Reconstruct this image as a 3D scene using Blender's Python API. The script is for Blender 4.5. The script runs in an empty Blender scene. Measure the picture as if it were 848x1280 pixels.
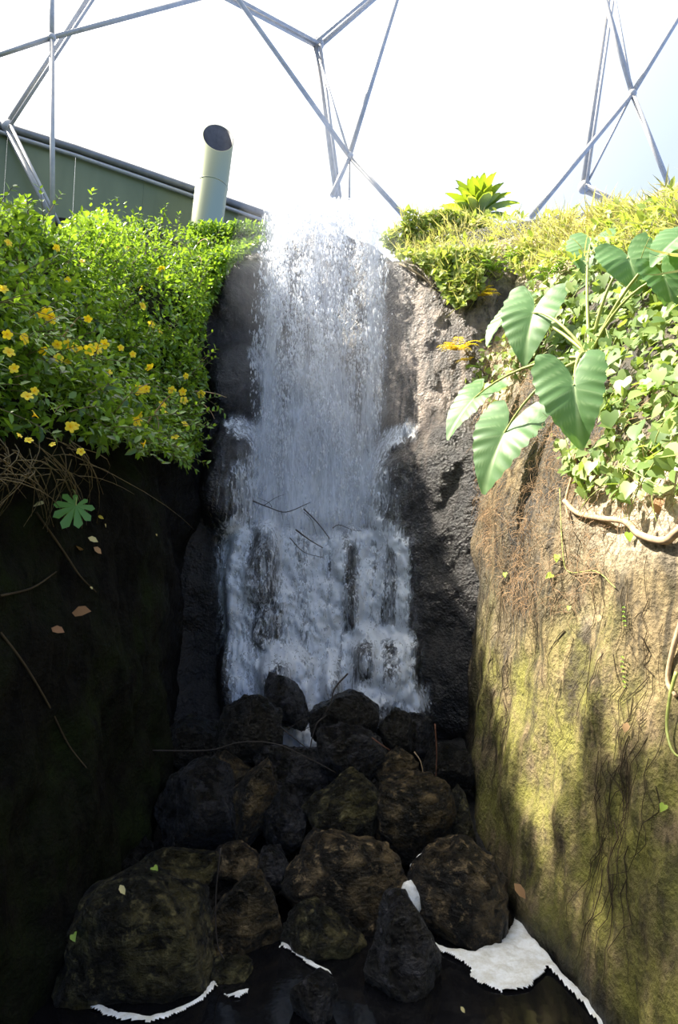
import bpy, bmesh, math, random
import numpy as np
from mathutils import Vector, Matrix, noise as mn

random.seed(11)
RNG = np.random.default_rng(11)
S = bpy.context.scene
COL = S.collection

# ------------------------------------------------------------------ camera
F_PX, CX, CY = 830.0, 424.0, 640.0
PITCH = math.radians(7.0)
CAM = Vector((0.0, 0.0, 2.6))
cam = bpy.data.cameras.new('camera')
cam_ob = bpy.data.objects.new('camera', cam)
COL.objects.link(cam_ob)
cam_ob.location = CAM
cam_ob.rotation_euler = (math.pi / 2 + PITCH, 0, 0)
cam.sensor_fit = 'VERTICAL'
cam.sensor_height = 36.0
cam.lens = F_PX / 1280.0 * 36.0
cam.clip_end = 300
S.camera = cam_ob

# ------------------------------------------------------------------ light
SUN_DIR = Vector((-0.60, 0.12, 0.78)).normalized()      # towards the sun
sun = bpy.data.lights.new('sun', 'SUN')
sun.energy = 11.5
sun.angle = math.radians(0.9)
sun.color = (1.0, 0.93, 0.80)
sun_ob = bpy.data.objects.new('sun', sun)
COL.objects.link(sun_ob)
sun_ob.rotation_euler = (-SUN_DIR).to_track_quat('-Z', 'Y').to_euler()
sun_ob.location = SUN_DIR * 30

W = bpy.data.worlds.new('sky')
S.world = W
W.use_nodes = True
nt = W.node_tree
nt.nodes.clear()
tc = nt.nodes.new('ShaderNodeTexCoord')
dot = nt.nodes.new('ShaderNodeVectorMath'); dot.operation = 'DOT_PRODUCT'
dot.inputs[1].default_value = Vector((-0.55, 0.30, 0.78)).normalized()
nrm = nt.nodes.new('ShaderNodeVectorMath'); nrm.operation = 'NORMALIZE'
nt.links.new(tc.outputs['Generated'], nrm.inputs[0])
nt.links.new(nrm.outputs[0], dot.inputs[0])
rmp = nt.nodes.new('ShaderNodeValToRGB')
SKY = [(0.10, (0.34, 0.50, 0.88)), (0.42, (0.50, 0.58, 0.70)), (0.66, (0.85, 0.88, 0.94)), (0.87, (1.75, 1.72, 1.66)), (1.0, (3.4, 3.2, 2.9))]
while len(rmp.color_ramp.elements) < len(SKY):
    rmp.color_ramp.elements.new(0.5)
for el_, (p_, c_) in zip(rmp.color_ramp.elements, SKY):
    el_.position = p_
    el_.color = (*c_, 1)
nt.links.new(dot.outputs['Value'], rmp.inputs[0])
bg = nt.nodes.new('ShaderNodeBackground'); bg.inputs[1].default_value = 1.0
wo = nt.nodes.new('ShaderNodeOutputWorld')
nt.links.new(rmp.outputs[0], bg.inputs[0]); nt.links.new(bg.outputs[0], wo.inputs[0])

S.view_settings.view_transform = 'Standard'
S.view_settings.look = 'None'
S.view_settings.gamma = 1.0
S.view_settings.exposure = 0.75
S.view_settings.use_curve_mapping = False
S.cycles.transparent_max_bounces = 40
S.cycles.max_bounces = 8
S.cycles.volume_bounces = 0

# ------------------------------------------------------------------ helpers
FWD = Vector((0, math.cos(PITCH), math.sin(PITCH)))
UP = Vector((0, -math.sin(PITCH), math.cos(PITCH)))


def ray(px, py):
    return Vector(((px - CX) / F_PX, 0, 0)) + UP * ((CY - py) / F_PX) + FWD


def at(px, py, Y):
    d = ray(px, py)
    return CAM + d * (Y / d.y)


def on_water(px, py, z=0.0):
    d = ray(px, py)
    return CAM + d * ((z - CAM.z) / d.z)


def project(p):
    """numpy (n,3) -> pixel arrays"""
    p = np.asarray(p, float) - np.array(CAM)
    dep = p[:, 1] * FWD.y + p[:, 2] * FWD.z
    u = p[:, 0] / dep
    v = (p[:, 1] * UP.y + p[:, 2] * UP.z) / dep
    return CX + u * F_PX, CY - v * F_PX


def tag(o, label=None, cat=None, group=None, kind=None):
    if label: o['label'] = label
    if cat: o['category'] = cat
    if group: o['group'] = group
    if kind: o['kind'] = kind
    return o


def link(name, me, mat=None, parent=None):
    o = bpy.data.objects.new(name, me)
    COL.objects.link(o)
    if mat is not None and me is not None and len(me.materials) == 0:
        me.materials.append(mat)
    if parent is not None:
        o.parent = parent
        o.matrix_parent_inverse = Matrix.Translation(-parent.location) if parent.parent is None else \
            Matrix.Translation(-parent.matrix_world.translation)
    return o


def empty(name, loc):
    o = bpy.data.objects.new(name, None)
    COL.objects.link(o)
    o.location = loc
    return o


def np_mesh(name, V, faces, smooth=True, attrs=None):
    me = bpy.data.meshes.new(name)
    V = np.asarray(V, np.float32)
    faces = np.asarray(faces, np.int32)
    n, k = faces.shape
    me.vertices.add(len(V)); me.vertices.foreach_set('co', V.ravel())
    me.loops.add(n * k); me.loops.foreach_set('vertex_index', faces.ravel())
    me.polygons.add(n)
    me.polygons.foreach_set('loop_start', np.arange(0, n * k, k, dtype=np.int32))
    me.polygons.foreach_set('use_smooth', np.full(n, smooth))
    for a, vals in (attrs or {}).items():
        at_ = me.attributes.new(a, 'FLOAT', 'POINT')
        at_.data.foreach_set('value', np.asarray(vals, np.float32))
    me.update(calc_edges=True)
    return me


def grid_faces(nu, nv):
    i = np.arange(nu * nv).reshape(nu, nv)
    return np.stack([i[:-1, :-1], i[1:, :-1], i[1:, 1:], i[:-1, 1:]], -1).reshape(-1, 4)


def tube_arrays(pts, r0, r1, sides=5):
    pts = [Vector(p) for p in pts]
    n = len(pts)
    V, Fc = [], []
    ref = None
    for i, p in enumerate(pts):
        t = (pts[min(i + 1, n - 1)] - pts[max(i - 1, 0)]).normalized()
        if ref is None:
            ref = t.orthogonal().normalized()
        ref = (ref - t * ref.dot(t)).normalized()
        b = t.cross(ref)
        r = r0 + (r1 - r0) * i / max(1, n - 1)
        for k in range(sides):
            a = 2 * math.pi * k / sides
            V.append(p + (ref * math.cos(a) + b * math.sin(a)) * r)
    for i in range(n - 1):
        for k in range(sides):
            a = i * sides + k; c = i * sides + (k + 1) % sides
            Fc.append((a, c, c + sides, a + sides))
    return V, Fc


class Tubes:
    def __init__(self):
        self.V, self.F = [], []

    def add(self, pts, r0, r1=None, sides=5, caps=False):
        v, f = tube_arrays(pts, r0, r0 if r1 is None else r1, sides)
        b = len(self.V)
        self.V += [tuple(x) for x in v]
        self.F += [tuple(i + b for i in q) for q in f]
        if caps:
            for end in (0, len(pts) - 1):
                c = len(self.V); self.V.append(tuple(pts[end]))
                for k in range(sides):
                    a = b + end * sides + k; d = b + end * sides + (k + 1) % sides
                    self.F.append((a, d, c, c) if end else (d, a, c, c))

    def mesh(self, name):
        me = bpy.data.meshes.new(name)
        fs = [tuple(dict.fromkeys(f)) for f in self.F]
        me.from_pydata(self.V, [], fs)
        me.polygons.foreach_set('use_smooth', [True] * len(me.polygons))
        me.update()
        return me


def bez(a, b, c, n=8):
    a, b, c = Vector(a), Vector(b), Vector(c)
    return [a * (1 - t) ** 2 + b * 2 * t * (1 - t) + c * t * t for t in [i / (n - 1) for i in range(n)]]


def spline(pts, n=5):
    pts = [Vector(p) for p in pts]
    P = [pts[0] * 2 - pts[1]] + pts + [pts[-1] * 2 - pts[-2]]
    out = []
    for i in range(1, len(P) - 2):
        for k in range(n):
            t = k / n
            a, b, c, d = P[i - 1], P[i], P[i + 1], P[i + 2]
            out.append(0.5 * ((2 * b) + (c - a) * t + (2 * a - 5 * b + 4 * c - d) * t * t + (3 * b - a - 3 * c + d) * t ** 3))
    out.append(pts[-1])
    return out


def fbm(x, y, z, scale, octv=4, H=1.0):
    return mn.fractal(Vector((x * scale, y * scale, z * scale)), H, 2.0, octv)


# ------------------------------------------------------------------ materials
def mat_new(name):
    m = bpy.data.materials.new(name)
    m.use_nodes = True
    t = m.node_tree
    t.nodes.clear()
    out = t.nodes.new('ShaderNodeOutputMaterial')
    return m, t, out


def nd(t, typ, **kw):
    n = t.nodes.new(typ)
    for k, v in kw.items():
        if k.startswith('i_'):
            n.inputs[k[2:]].default_value = v
        else:
            setattr(n, k, v)
    return n


def ramp(t, src, stops):
    r = t.nodes.new('ShaderNodeValToRGB')
    el = r.color_ramp.elements
    while len(el) < len(stops):
        el.new(0.5)
    for e_, (p, c) in zip(el, stops):
        e_.position = p
        e_.color = (c, c, c, 1) if isinstance(c, (int, float)) else (*c, 1)
    t.links.new(src, r.inputs[0])
    return r.outputs[0]


def noise_node(t, vec, scale, detail=6, rough=0.6, dist=0.0):
    n = nd(t, 'ShaderNodeTexNoise')
    n.inputs['Scale'].default_value = scale
    n.inputs['Detail'].default_value = detail
    n.inputs['Roughness'].default_value = rough
    n.inputs['Distortion'].default_value = dist
    t.links.new(vec, n.inputs['Vector'])
    return n.outputs['Fac']


def mapping(t, scale=(1, 1, 1)):
    g = nd(t, 'ShaderNodeNewGeometry')
    m = nd(t, 'ShaderNodeMapping')
    m.inputs['Scale'].default_value = scale
    t.links.new(g.outputs['Position'], m.inputs[0])
    return m.outputs[0]


def obj_mapping(t, scale=(1, 1, 1)):
    g = nd(t, 'ShaderNodeTexCoord')
    m = nd(t, 'ShaderNodeMapping')
    m.inputs['Scale'].default_value = scale
    t.links.new(g.outputs['Object'], m.inputs[0])
    return m.outputs[0]


def mixc(t, fac, a, b, mode='MIX'):
    m = nd(t, 'ShaderNodeMix', data_type='RGBA', blend_type=mode)
    for sock, val in ((0, fac), (6, a), (7, b)):
        if isinstance(val, (int, float)):
            m.inputs[sock].default_value = val
        elif isinstance(val, tuple):
            m.inputs[sock].default_value = (*val, 1)
        else:
            t.links.new(val, m.inputs[sock])
    return m.outputs[2]


def math_n(t, op, a, b=None):
    m = nd(t, 'ShaderNodeMath', operation=op)
    for i, val in enumerate((a, b)):
        if val is None: continue
        if isinstance(val, (int, float)): m.inputs[i].default_value = val
        else: t.links.new(val, m.inputs[i])
    return m.outputs[0]


def attr(t, name):
    a = nd(t, 'ShaderNodeAttribute'); a.attribute_name = name
    return a.outputs['Fac']


def bump(t, h, strength=0.6, dist=0.03):
    b = nd(t, 'ShaderNodeBump')
    b.inputs['Strength'].default_value = strength
    b.inputs['Distance'].default_value = dist
    t.links.new(h, b.inputs['Height'])
    return b.outputs[0]


def principled(t, out, color, rough=0.6, spec=0.5, metal=0.0, normal=None):
    p = nd(t, 'ShaderNodeBsdfPrincipled')
    for sock, val in (('Base Color', color), ('Roughness', rough)):
        if isinstance(val, tuple): p.inputs[sock].default_value = (*val, 1)
        elif isinstance(val, (int, float)): p.inputs[sock].default_value = val
        else: t.links.new(val, p.inputs[sock])
    p.inputs['Specular IOR Level'].default_value = spec
    p.inputs['Metallic'].default_value = metal
    if normal is not None: t.links.new(normal, p.inputs['Normal'])
    if out is not None: t.links.new(p.outputs[0], out.inputs[0])
    return p


def rock_mat(name, dry, dark, moss, moss_amt, wet_rough=0.35, dry_rough=0.85, spec=0.45, tan=None):
    """rock with dark streaks, moss patches; attribute «wet» (0..1) darkens and glosses it"""
    m, t, out = mat_new(name)
    v = mapping(t)
    vs = mapping(t, (3.0, 3.0, 0.55))
    n1 = noise_node(t, v, 1.4, 8, 0.62)
    n2 = noise_node(t, v, 14, 6, 0.65)
    ns = noise_node(t, vs, 2.2, 6, 0.6, 0.6)
    c = mixc(t, ramp(t, n1, [(0.35, 0.0), (0.65, 1.0)]), dry, dark)
    c = mixc(t, ramp(t, ns, [(0.42, 1.0), (0.56, 0.0)]), c, tuple(x * 0.35 for x in dark))
    if tan:
        c = mixc(t, math_n(t, 'MULTIPLY', attr(t, 'tan'), ramp(t, n2, [(0.3, 0.3), (0.6, 1.0)])), c, tan)
    nm = noise_node(t, v, 2.6, 9, 0.68)
    mf = math_n(t, 'MULTIPLY', ramp(t, nm, [(0.5 - 0.12 * moss_amt, 0.0), (0.62, 1.0)]), attr(t, 'moss'))
    c = mixc(t, mf, c, moss)
    c = mixc(t, ramp(t, n2, [(0.30, 0.55), (0.5, 0.0)]), c, (0.01, 0.009, 0.007))
    wet = attr(t, 'wet')
    c = mixc(t, wet, c, (0.005, 0.0048, 0.006))
    vor = nd(t, 'ShaderNodeTexVoronoi', i_Scale=26.0)
    t.links.new(v, vor.inputs['Vector'])
    h = math_n(t, 'ADD', n2, math_n(t, 'MULTIPLY', vor.outputs['Distance'], 0.35))
    h = math_n(t, 'ADD', h, math_n(t, 'MULTIPLY', noise_node(t, v, 60, 3, 0.6), 0.4))
    h = math_n(t, 'ADD', h, math_n(t, 'MULTIPLY', ns, 0.8))
    nb = bump(t, h, 0.75, 0.05)
    ro = nd(t, 'ShaderNodeMix', data_type='FLOAT')
    t.links.new(wet, ro.inputs[0]); ro.inputs[2].default_value = dry_rough; ro.inputs[3].default_value = wet_rough
    principled(t, out, c, ro.outputs[0], spec, 0, nb)
    return m


def boulder_mat(name, base, hi, spec=0.5, rough=0.42):
    m, t, out = mat_new(name)
    v = obj_mapping(t)
    vs = obj_mapping(t, (2.2, 2.2, 6.0))
    n1 = noise_node(t, v, 2.6, 8, 0.68)
    n2 = noise_node(t, v, 11, 8, 0.7)
    n3 = noise_node(t, vs, 2.5, 6, 0.6, 0.8)
    c = mixc(t, ramp(t, n1, [(0.45, 0.0), (0.58, 1.0)]), base, hi)  # pale patches and near-black base paint highlights and shade into the colour
    c = mixc(t, ramp(t, n3, [(0.38, 1.0), (0.52, 0.0)]), c, (0.004, 0.004, 0.004))
    c = mixc(t, ramp(t, n2, [(0.55, 0.0), (0.68, 0.9)]), c, tuple(min(1, x * 2.6) for x in hi))
    vo = nd(t, 'ShaderNodeTexVoronoi', i_Scale=30.0)
    t.links.new(v, vo.inputs['Vector'])
    h = math_n(t, 'ADD', n2, math_n(t, 'MULTIPLY', noise_node(t, v, 40, 5, 0.7), 0.6))
    h = math_n(t, 'ADD', h, math_n(t, 'MULTIPLY', n3, 1.0))
    h = math_n(t, 'ADD', h, math_n(t, 'MULTIPLY', vo.outputs['Distance'], 0.3))
    rr = ramp(t, n2, [(0.38, rough - 0.20), (0.62, rough + 0.15)])
    principled(t, out, c, rr, spec * 0.8, 0, bump(t, h, 1.0, 0.11))
    return m


def leaf_mat(name, dark, light, trans=0.35, rough=0.38, tcol=None, vein=None):
    m, t, out = mat_new(name)
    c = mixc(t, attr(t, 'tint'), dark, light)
    if vein:
        c = mixc(t, attr(t, 'vein'), c, vein)
    p = principled(t, None, c, rough, 0.45)
    tr = nd(t, 'ShaderNodeBsdfTranslucent')
    tc_ = mixc(t, 0.5, c, tcol) if tcol else c
    tc_ = mixc(t, 1.0, tc_, (1.5, 1.5, 1.0), 'MULTIPLY')
    t.links.new(tc_, tr.inputs[0])
    mx = nd(t, 'ShaderNodeMixShader'); mx.inputs[0].default_value = trans
    t.links.new(p.outputs[0], mx.inputs[1]); t.links.new(tr.outputs[0], mx.inputs[2])
    t.links.new(mx.outputs[0], out.inputs[0])
    return m


def plain(name, color, rough=0.6, spec=0.4, metal=0.0, nscale=20, var=0.35, bmp=0.2):
    m, t, out = mat_new(name)
    v = obj_mapping(t)
    n = noise_node(t, v, nscale, 5, 0.6)
    c = mixc(t, ramp(t, n, [(0.3, 0.0), (0.7, 1.0)]), tuple(x * (1 - var) for x in color), tuple(min(1, x * (1 + var)) for x in color))
    principled(t, out, c, rough, spec, metal, bump(t, n, bmp, 0.01))
    return m


M = {}
M['rock_right'] = rock_mat('rock_right', (0.26, 0.19, 0.095), (0.13, 0.095, 0.045), (0.185, 0.172, 0.032), 1.0, tan=(0.62, 0.52, 0.38))
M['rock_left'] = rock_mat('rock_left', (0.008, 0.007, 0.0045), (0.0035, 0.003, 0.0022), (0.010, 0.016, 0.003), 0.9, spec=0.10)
M['rock_back'] = rock_mat('rock_back', (0.36, 0.28, 0.22), (0.17, 0.135, 0.11), (0.08, 0.08, 0.03), 0.0, wet_rough=0.30, dry_rough=0.42)
M['bed'] = rock_mat('bed', (0.03, 0.027, 0.022), (0.015, 0.014, 0.012), (0.03, 0.03, 0.01), 0.0)
M['b_black'] = boulder_mat('b_black', (0.0035, 0.0035, 0.0035), (0.011, 0.010, 0.009), 0.5, 0.32)
M['b_brown'] = boulder_mat('b_brown', (0.007, 0.0055, 0.0035), (0.110, 0.076, 0.035), 0.5, 0.42)
M['b_moss'] = boulder_mat('b_moss', (0.007, 0.007, 0.0035), (0.085, 0.072, 0.028), 0.5, 0.42)
M['b_blue'] = boulder_mat('b_blue', (0.004, 0.004, 0.0055), (0.030, 0.029, 0.034), 0.6, 0.30)
M['b_tan'] = boulder_mat('b_tan', (0.010, 0.007, 0.005), (0.155, 0.108, 0.054), 0.5, 0.45)
M['steel'] = plain('galvanised_steel', (0.42, 0.405, 0.38), 0.5, 0.5, 0.25, 6, 0.15, 0.05)
M['steel_dark'] = plain('steel_dark', (0.20, 0.20, 0.195), 0.5, 0.5, 0.6, 6, 0.15, 0.05)
M['twig'] = plain('twig', (0.030, 0.022, 0.017), 0.7)
M['root'] = plain('root', (0.42, 0.29, 0.17), 0.8)
M['redtwig'] = plain('redtwig', (0.14, 0.055, 0.03), 0.7)
M['drymat'] = plain('drymat', (0.31, 0.205, 0.115), 0.9, 0.2, 0, 3, 0.6)
M['rootlet'] = plain('rootlet', (0.050, 0.036, 0.020), 0.9, 0.2, 0, 3, 0.5)
M['stem_green'] = plain('stem_green', (0.30, 0.33, 0.09), 0.5)
M['stem_brown'] = plain('stem_brown', (0.16, 0.12, 0.06), 0.7)
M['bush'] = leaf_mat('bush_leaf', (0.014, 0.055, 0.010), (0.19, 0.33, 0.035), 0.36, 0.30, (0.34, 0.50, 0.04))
M['flower'] = leaf_mat('flower_yellow', (0.85, 0.55, 0.01), (0.95, 0.75, 0.03), 0.35, 0.5)
M['elephant'] = leaf_mat('elephant_leaf', (0.06, 0.155, 0.048), (0.13, 0.245, 0.085), 0.28, 0.5, (0.25, 0.45, 0.06), (0.40, 0.52, 0.26))
M['creeper'] = leaf_mat('creeper_leaf', (0.06, 0.13, 0.025), (0.27, 0.35, 0.095), 0.3, 0.5, (0.4, 0.5, 0.08))
M['under'] = leaf_mat('undergrowth_leaf', (0.11, 0.19, 0.03), (0.42, 0.46, 0.10), 0.35, 0.5, (0.4, 0.5, 0.08))
M['grass'] = leaf_mat('grass_blade', (0.13, 0.165, 0.045), (0.54, 0.46, 0.23), 0.4, 0.6, (0.5, 0.48, 0.16))
M['rosette'] = leaf_mat('rosette_leaf', (0.030, 0.10, 0.012), (0.34, 0.38, 0.03), 0.4, 0.35, (0.4, 0.5, 0.03))
M['fern_y'] = leaf_mat('fern_yellow', (0.45, 0.38, 0.02), (0.85, 0.62, 0.03), 0.4, 0.5)
M['fern_g'] = leaf_mat('fern_green', (0.10, 0.24, 0.03), (0.30, 0.44, 0.05), 0.4, 0.5)
M['dead'] = leaf_mat('dead_leaf', (0.30, 0.13, 0.05), (0.55, 0.34, 0.16), 0.2, 0.6)
M['pale'] = leaf_mat('pale_leaf', (0.62, 0.50, 0.18), (0.72, 0.62, 0.30), 0.2, 0.6)
M['limeleaf'] = leaf_mat('lime_leaf', (0.28, 0.42, 0.04), (0.42, 0.55, 0.06), 0.3, 0.5)

# green metal panel
m, t, out = mat_new('panel_green')
v = obj_mapping(t, (1, 1, 0.25))
n = noise_node(t, v, 1.3, 4, 0.6)
c = mixc(t, ramp(t, n, [(0.3, 0.0), (0.7, 1.0)]), (0.105, 0.125, 0.050), (0.17, 0.19, 0.085))
principled(t, out, c, 0.45, 0.5)
M['panel'] = m
# polished pipe
m, t, out = mat_new('pipe_steel')
p = principled(t, out, (0.27, 0.29, 0.20), 0.24, 0.5, 1.0)
p.inputs['Anisotropic'].default_value = 0.5
M['pipe'] = m
M['pipe_in'] = plain('pipe_inside', (0.10, 0.095, 0.10), 0.6, 0.3, 0, 4)
# foil
m, t, out = mat_new('foil')
tr = nd(t, 'ShaderNodeBsdfTransparent'); tr.inputs[0].default_value = (0.985, 0.99, 0.995, 1)
gl = nd(t, 'ShaderNodeBsdfGlossy'); gl.inputs[1].default_value = 0.1
mx = nd(t, 'ShaderNodeMixShader'); mx.inputs[0].default_value = 0.02
t.links.new(tr.outputs[0], mx.inputs[1]); t.links.new(gl.outputs[0], mx.inputs[2]); t.links.new(mx.outputs[0], out.inputs[0])
M['foil'] = m
# pool
m, t, out = mat_new('pool')
v = mapping(t)
n = noise_node(t, v, 5, 3, 0.5)
principled(t, out, (0.004, 0.004, 0.005), 0.07, 0.3, 0, bump(t, n, 0.08, 0.03))
M['pool'] = m
# foam
m, t, out = mat_new('foam')
v = mapping(t)
n = noise_node(t, v, 60, 5, 0.7)
n2 = noise_node(t, v, 9, 5, 0.7)
c = mixc(t, ramp(t, n2, [(0.35, 0.0), (0.6, 1.0)]), (0.62, 0.60, 0.54), (0.86, 0.87, 0.88))
p = principled(t, out, c, 0.75, 0.3, 0, bump(t, n, 0.5, 0.02))
p.inputs['Subsurface Weight'].default_value = 0.0
M['foam'] = m


def white_shader(t, col=(0.86, 0.89, 0.95), trans=0.5):
    d = nd(t, 'ShaderNodeBsdfDiffuse'); d.inputs[0].default_value = (*col, 1)
    b = nd(t, 'ShaderNodeBsdfTranslucent'); b.inputs[0].default_value = (*col, 1)
    g = nd(t, 'ShaderNodeBsdfGlossy'); g.inputs[1].default_value = 0.25
    x = nd(t, 'ShaderNodeMixShader'); x.inputs[0].default_value = trans
    t.links.new(d.outputs[0], x.inputs[1]); t.links.new(b.outputs[0], x.inputs[2])
    y = nd(t, 'ShaderNodeMixShader'); y.inputs[0].default_value = 0.06
    t.links.new(x.outputs[0], y.inputs[1]); t.links.new(g.outputs[0], y.inputs[2])
    return y.outputs[0]


m, t, out = mat_new('water_drops')
tr = nd(t, 'ShaderNodeBsdfTransparent')
mx = nd(t, 'ShaderNodeMixShader'); mx.inputs[0].default_value = 0.62
t.links.new(tr.outputs[0], mx.inputs[1]); t.links.new(white_shader(t, trans=0.6), mx.inputs[2]); t.links.new(mx.outputs[0], out.inputs[0])
M['drops'] = m


def water_sheet(name, sx, sz, lo, hi, amax, warp=0.25, gain=0.42):
    """aerated water: white film whose cover follows the attribute «flow» and a falling streak noise"""
    m, t, out = mat_new(name)
    v = mapping(t, (sx, sx, sz))
    n = noise_node(t, v, 1.0, 5, 0.62, warp)
    v2 = mapping(t, (sx * 2.7, sx * 2.7, sz * 2.2))
    n2 = noise_node(t, v2, 1.0, 4, 0.6, warp)
    nn = math_n(t, 'ADD', math_n(t, 'MULTIPLY', n, 0.6), math_n(t, 'MULTIPLY', n2, 0.4))
    k = math_n(t, 'ADD', nn, math_n(t, 'MULTIPLY', math_n(t, 'SUBTRACT', attr(t, 'flow'), 0.5), gain))
    a = ramp(t, k, [(lo, 0.0), (hi, 1.0)])
    a = math_n(t, 'MULTIPLY', a, math_n(t, 'MINIMUM', math_n(t, 'MULTIPLY', attr(t, 'flow'), 3.0), amax))
    tr = nd(t, 'ShaderNodeBsdfTransparent')
    mx = nd(t, 'ShaderNodeMixShader')
    t.links.new(a, mx.inputs[0]); t.links.new(tr.outputs[0], mx.inputs[1]); t.links.new(white_shader(t), mx.inputs[2])
    t.links.new(mx.outputs[0], out.inputs[0])
    return m


M['veil'] = water_sheet('water_veil', 18, 1.8, 0.36, 0.70, 0.62)
M['cascade'] = water_sheet('water_cascade', 17, 5.5, 0.455, 0.525, 0.98, 0.55, 0.27)
M['cascade_back'] = water_sheet('water_cascade_back', 13, 2.0, 0.32, 0.60, 0.8)

# ------------------------------------------------------------------ cliff surfaces
def smooth2(A, k):
    for _ in range(k):
        P = np.pad(A, 1, mode='edge')
        A = (P[:-2, 1:-1] + P[2:, 1:-1] + P[1:-1, :-2] + P[1:-1, 2:] + 2 * P[1:-1, 1:-1]) / 6
    return A


class Field:
    """height field h(u, z) on a regular grid with bilinear look-up"""

    def __init__(self, us, zs, table, u0, u1, z0, z1, step, passes):
        self.u = np.arange(u0, u1 + 1e-6, step); self.z = np.arange(z0, z1 + 1e-6, step)
        T = np.array(table, float)                       # rows z, cols u
        A = np.array([np.interp(self.u, us, r) for r in T])
        A = np.array([np.interp(self.z, zs, A[:, i]) for i in range(A.shape[1])])   # (u, z)
        self.A = smooth2(A, passes)
        self.step, self.u0, self.z0 = step, u0, z0

    def __call__(self, u, z):
        u = np.asarray(u, float); z = np.asarray(z, float)
        fu = np.clip((u - self.u0) / self.step, 0, len(self.u) - 1.001)
        fz = np.clip((z - self.z0) / self.step, 0, len(self.z) - 1.001)
        i = fu.astype(int); j = fz.astype(int); a = fu - i; b = fz - j
        A = self.A
        return (A[i, j] * (1 - a) * (1 - b) + A[i + 1, j] * a * (1 - b) + A[i, j + 1] * (1 - a) * b + A[i + 1, j + 1] * a * b)


ZR = [-0.6, 0, 1, 2, 3.2, 4, 5, 6, 7, 8, 8.6, 9.2]
YR = [0, 2.2, 3.5, 4.4, 5, 5.8, 7.2, 8.3, 9, 9.7, 10.3, 11.5]
RIGHT = Field(YR, ZR, [
    [2.6, 2.2, 1.70, 1.55, 1.45, 1.38, 1.33, 1.40, 1.5, 1.6, 1.6, 1.6],
    [2.7, 2.3, 1.75, 1.60, 1.50, 1.42, 1.38, 1.45, 1.6, 1.65, 1.65, 1.6],
    [2.8, 2.4, 1.90, 1.80, 1.70, 1.60, 1.50, 1.55, 1.65, 1.7, 1.7, 1.6],
    [3.0, 2.6, 2.10, 2.00, 1.90, 1.78, 1.62, 1.62, 1.70, 1.75, 1.75, 1.6],
    [3.3, 2.8, 2.35, 2.20, 2.12, 1.95, 1.75, 1.70, 1.75, 1.75, 1.7, 1.5],
    [4.0, 3.5, 3.00, 2.65, 2.45, 2.22, 1.95, 1.80, 1.80, 1.75, 1.65, 1.4],
    [5.0, 4.5, 4.00, 3.55, 3.25, 2.85, 2.35, 2.00, 1.85, 1.70, 1.55, 1.2],
    [6.0, 5.5, 5.00, 4.60, 4.20, 3.70, 2.90, 2.40, 2.05, 1.70, 1.40, 1.0],
    [7.0, 6.5, 6.00, 5.60, 5.20, 4.60, 3.70, 3.10, 2.50, 1.80, 1.20, 0.8],
    [8.5, 8.0, 7.5, 7.0, 6.4, 5.8, 5.00, 4.30, 3.30, 2.10, 0.95, 0.6],
    [16, 16, 16, 16, 16, 16, 15, 14, 12, 8.0, 2.2, 1.2],
    [20, 20, 20, 20, 20, 20, 20, 20, 18, 14, 6.0, 3.0]], 0, 11.5, -0.6, 9.2, 0.035, 14)

YL = [0, 2.2, 3.5, 4.6, 5.8, 7, 8, 9, 10.3, 11.5]
ZL = [-0.6, 1, 2.5, 3.4, 4.0, 4.8, 5.6, 6.4, 7.2, 8, 9.2]
LEFT = Field(YL, ZL, [
    [2.6, 2.3, 1.95, 1.85, 1.80, 1.80, 2.0, 2.1, 1.9, 1.7],
    [2.8, 2.5, 2.10, 2.00, 1.90, 1.85, 2.05, 2.15, 1.9, 1.7],
    [2.9, 2.6, 2.25, 2.10, 2.00, 1.90, 2.05, 2.10, 1.9, 1.7],
    [3.0, 2.8, 2.45, 2.25, 2.10, 2.00, 2.10, 2.05, 1.8, 1.6],
    [3.3, 3.0, 2.75, 2.55, 2.35, 2.25, 2.20, 2.05, 1.75, 1.5],
    [3.6, 3.4, 3.15, 2.95, 2.70, 2.50, 2.35, 2.08, 1.70, 1.4],
    [4.2, 4.0, 3.80, 3.55, 3.20, 2.90, 2.60, 2.20, 1.60, 1.3],
    [4.9, 4.7, 4.40, 4.05, 3.65, 3.25, 2.85, 2.35, 1.50, 1.2],
    [6.4, 6.1, 5.80, 5.40, 4.95, 4.30, 3.60, 2.80, 1.50, 1.1],
    [12, 12, 12, 12, 12, 11, 9.0, 6.0, 1.9, 1.1],
    [20, 20, 20, 20, 20, 20, 18, 16, 8.0, 3.0]], 0, 11.5, -0.6, 9.2, 0.035, 14)

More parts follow.
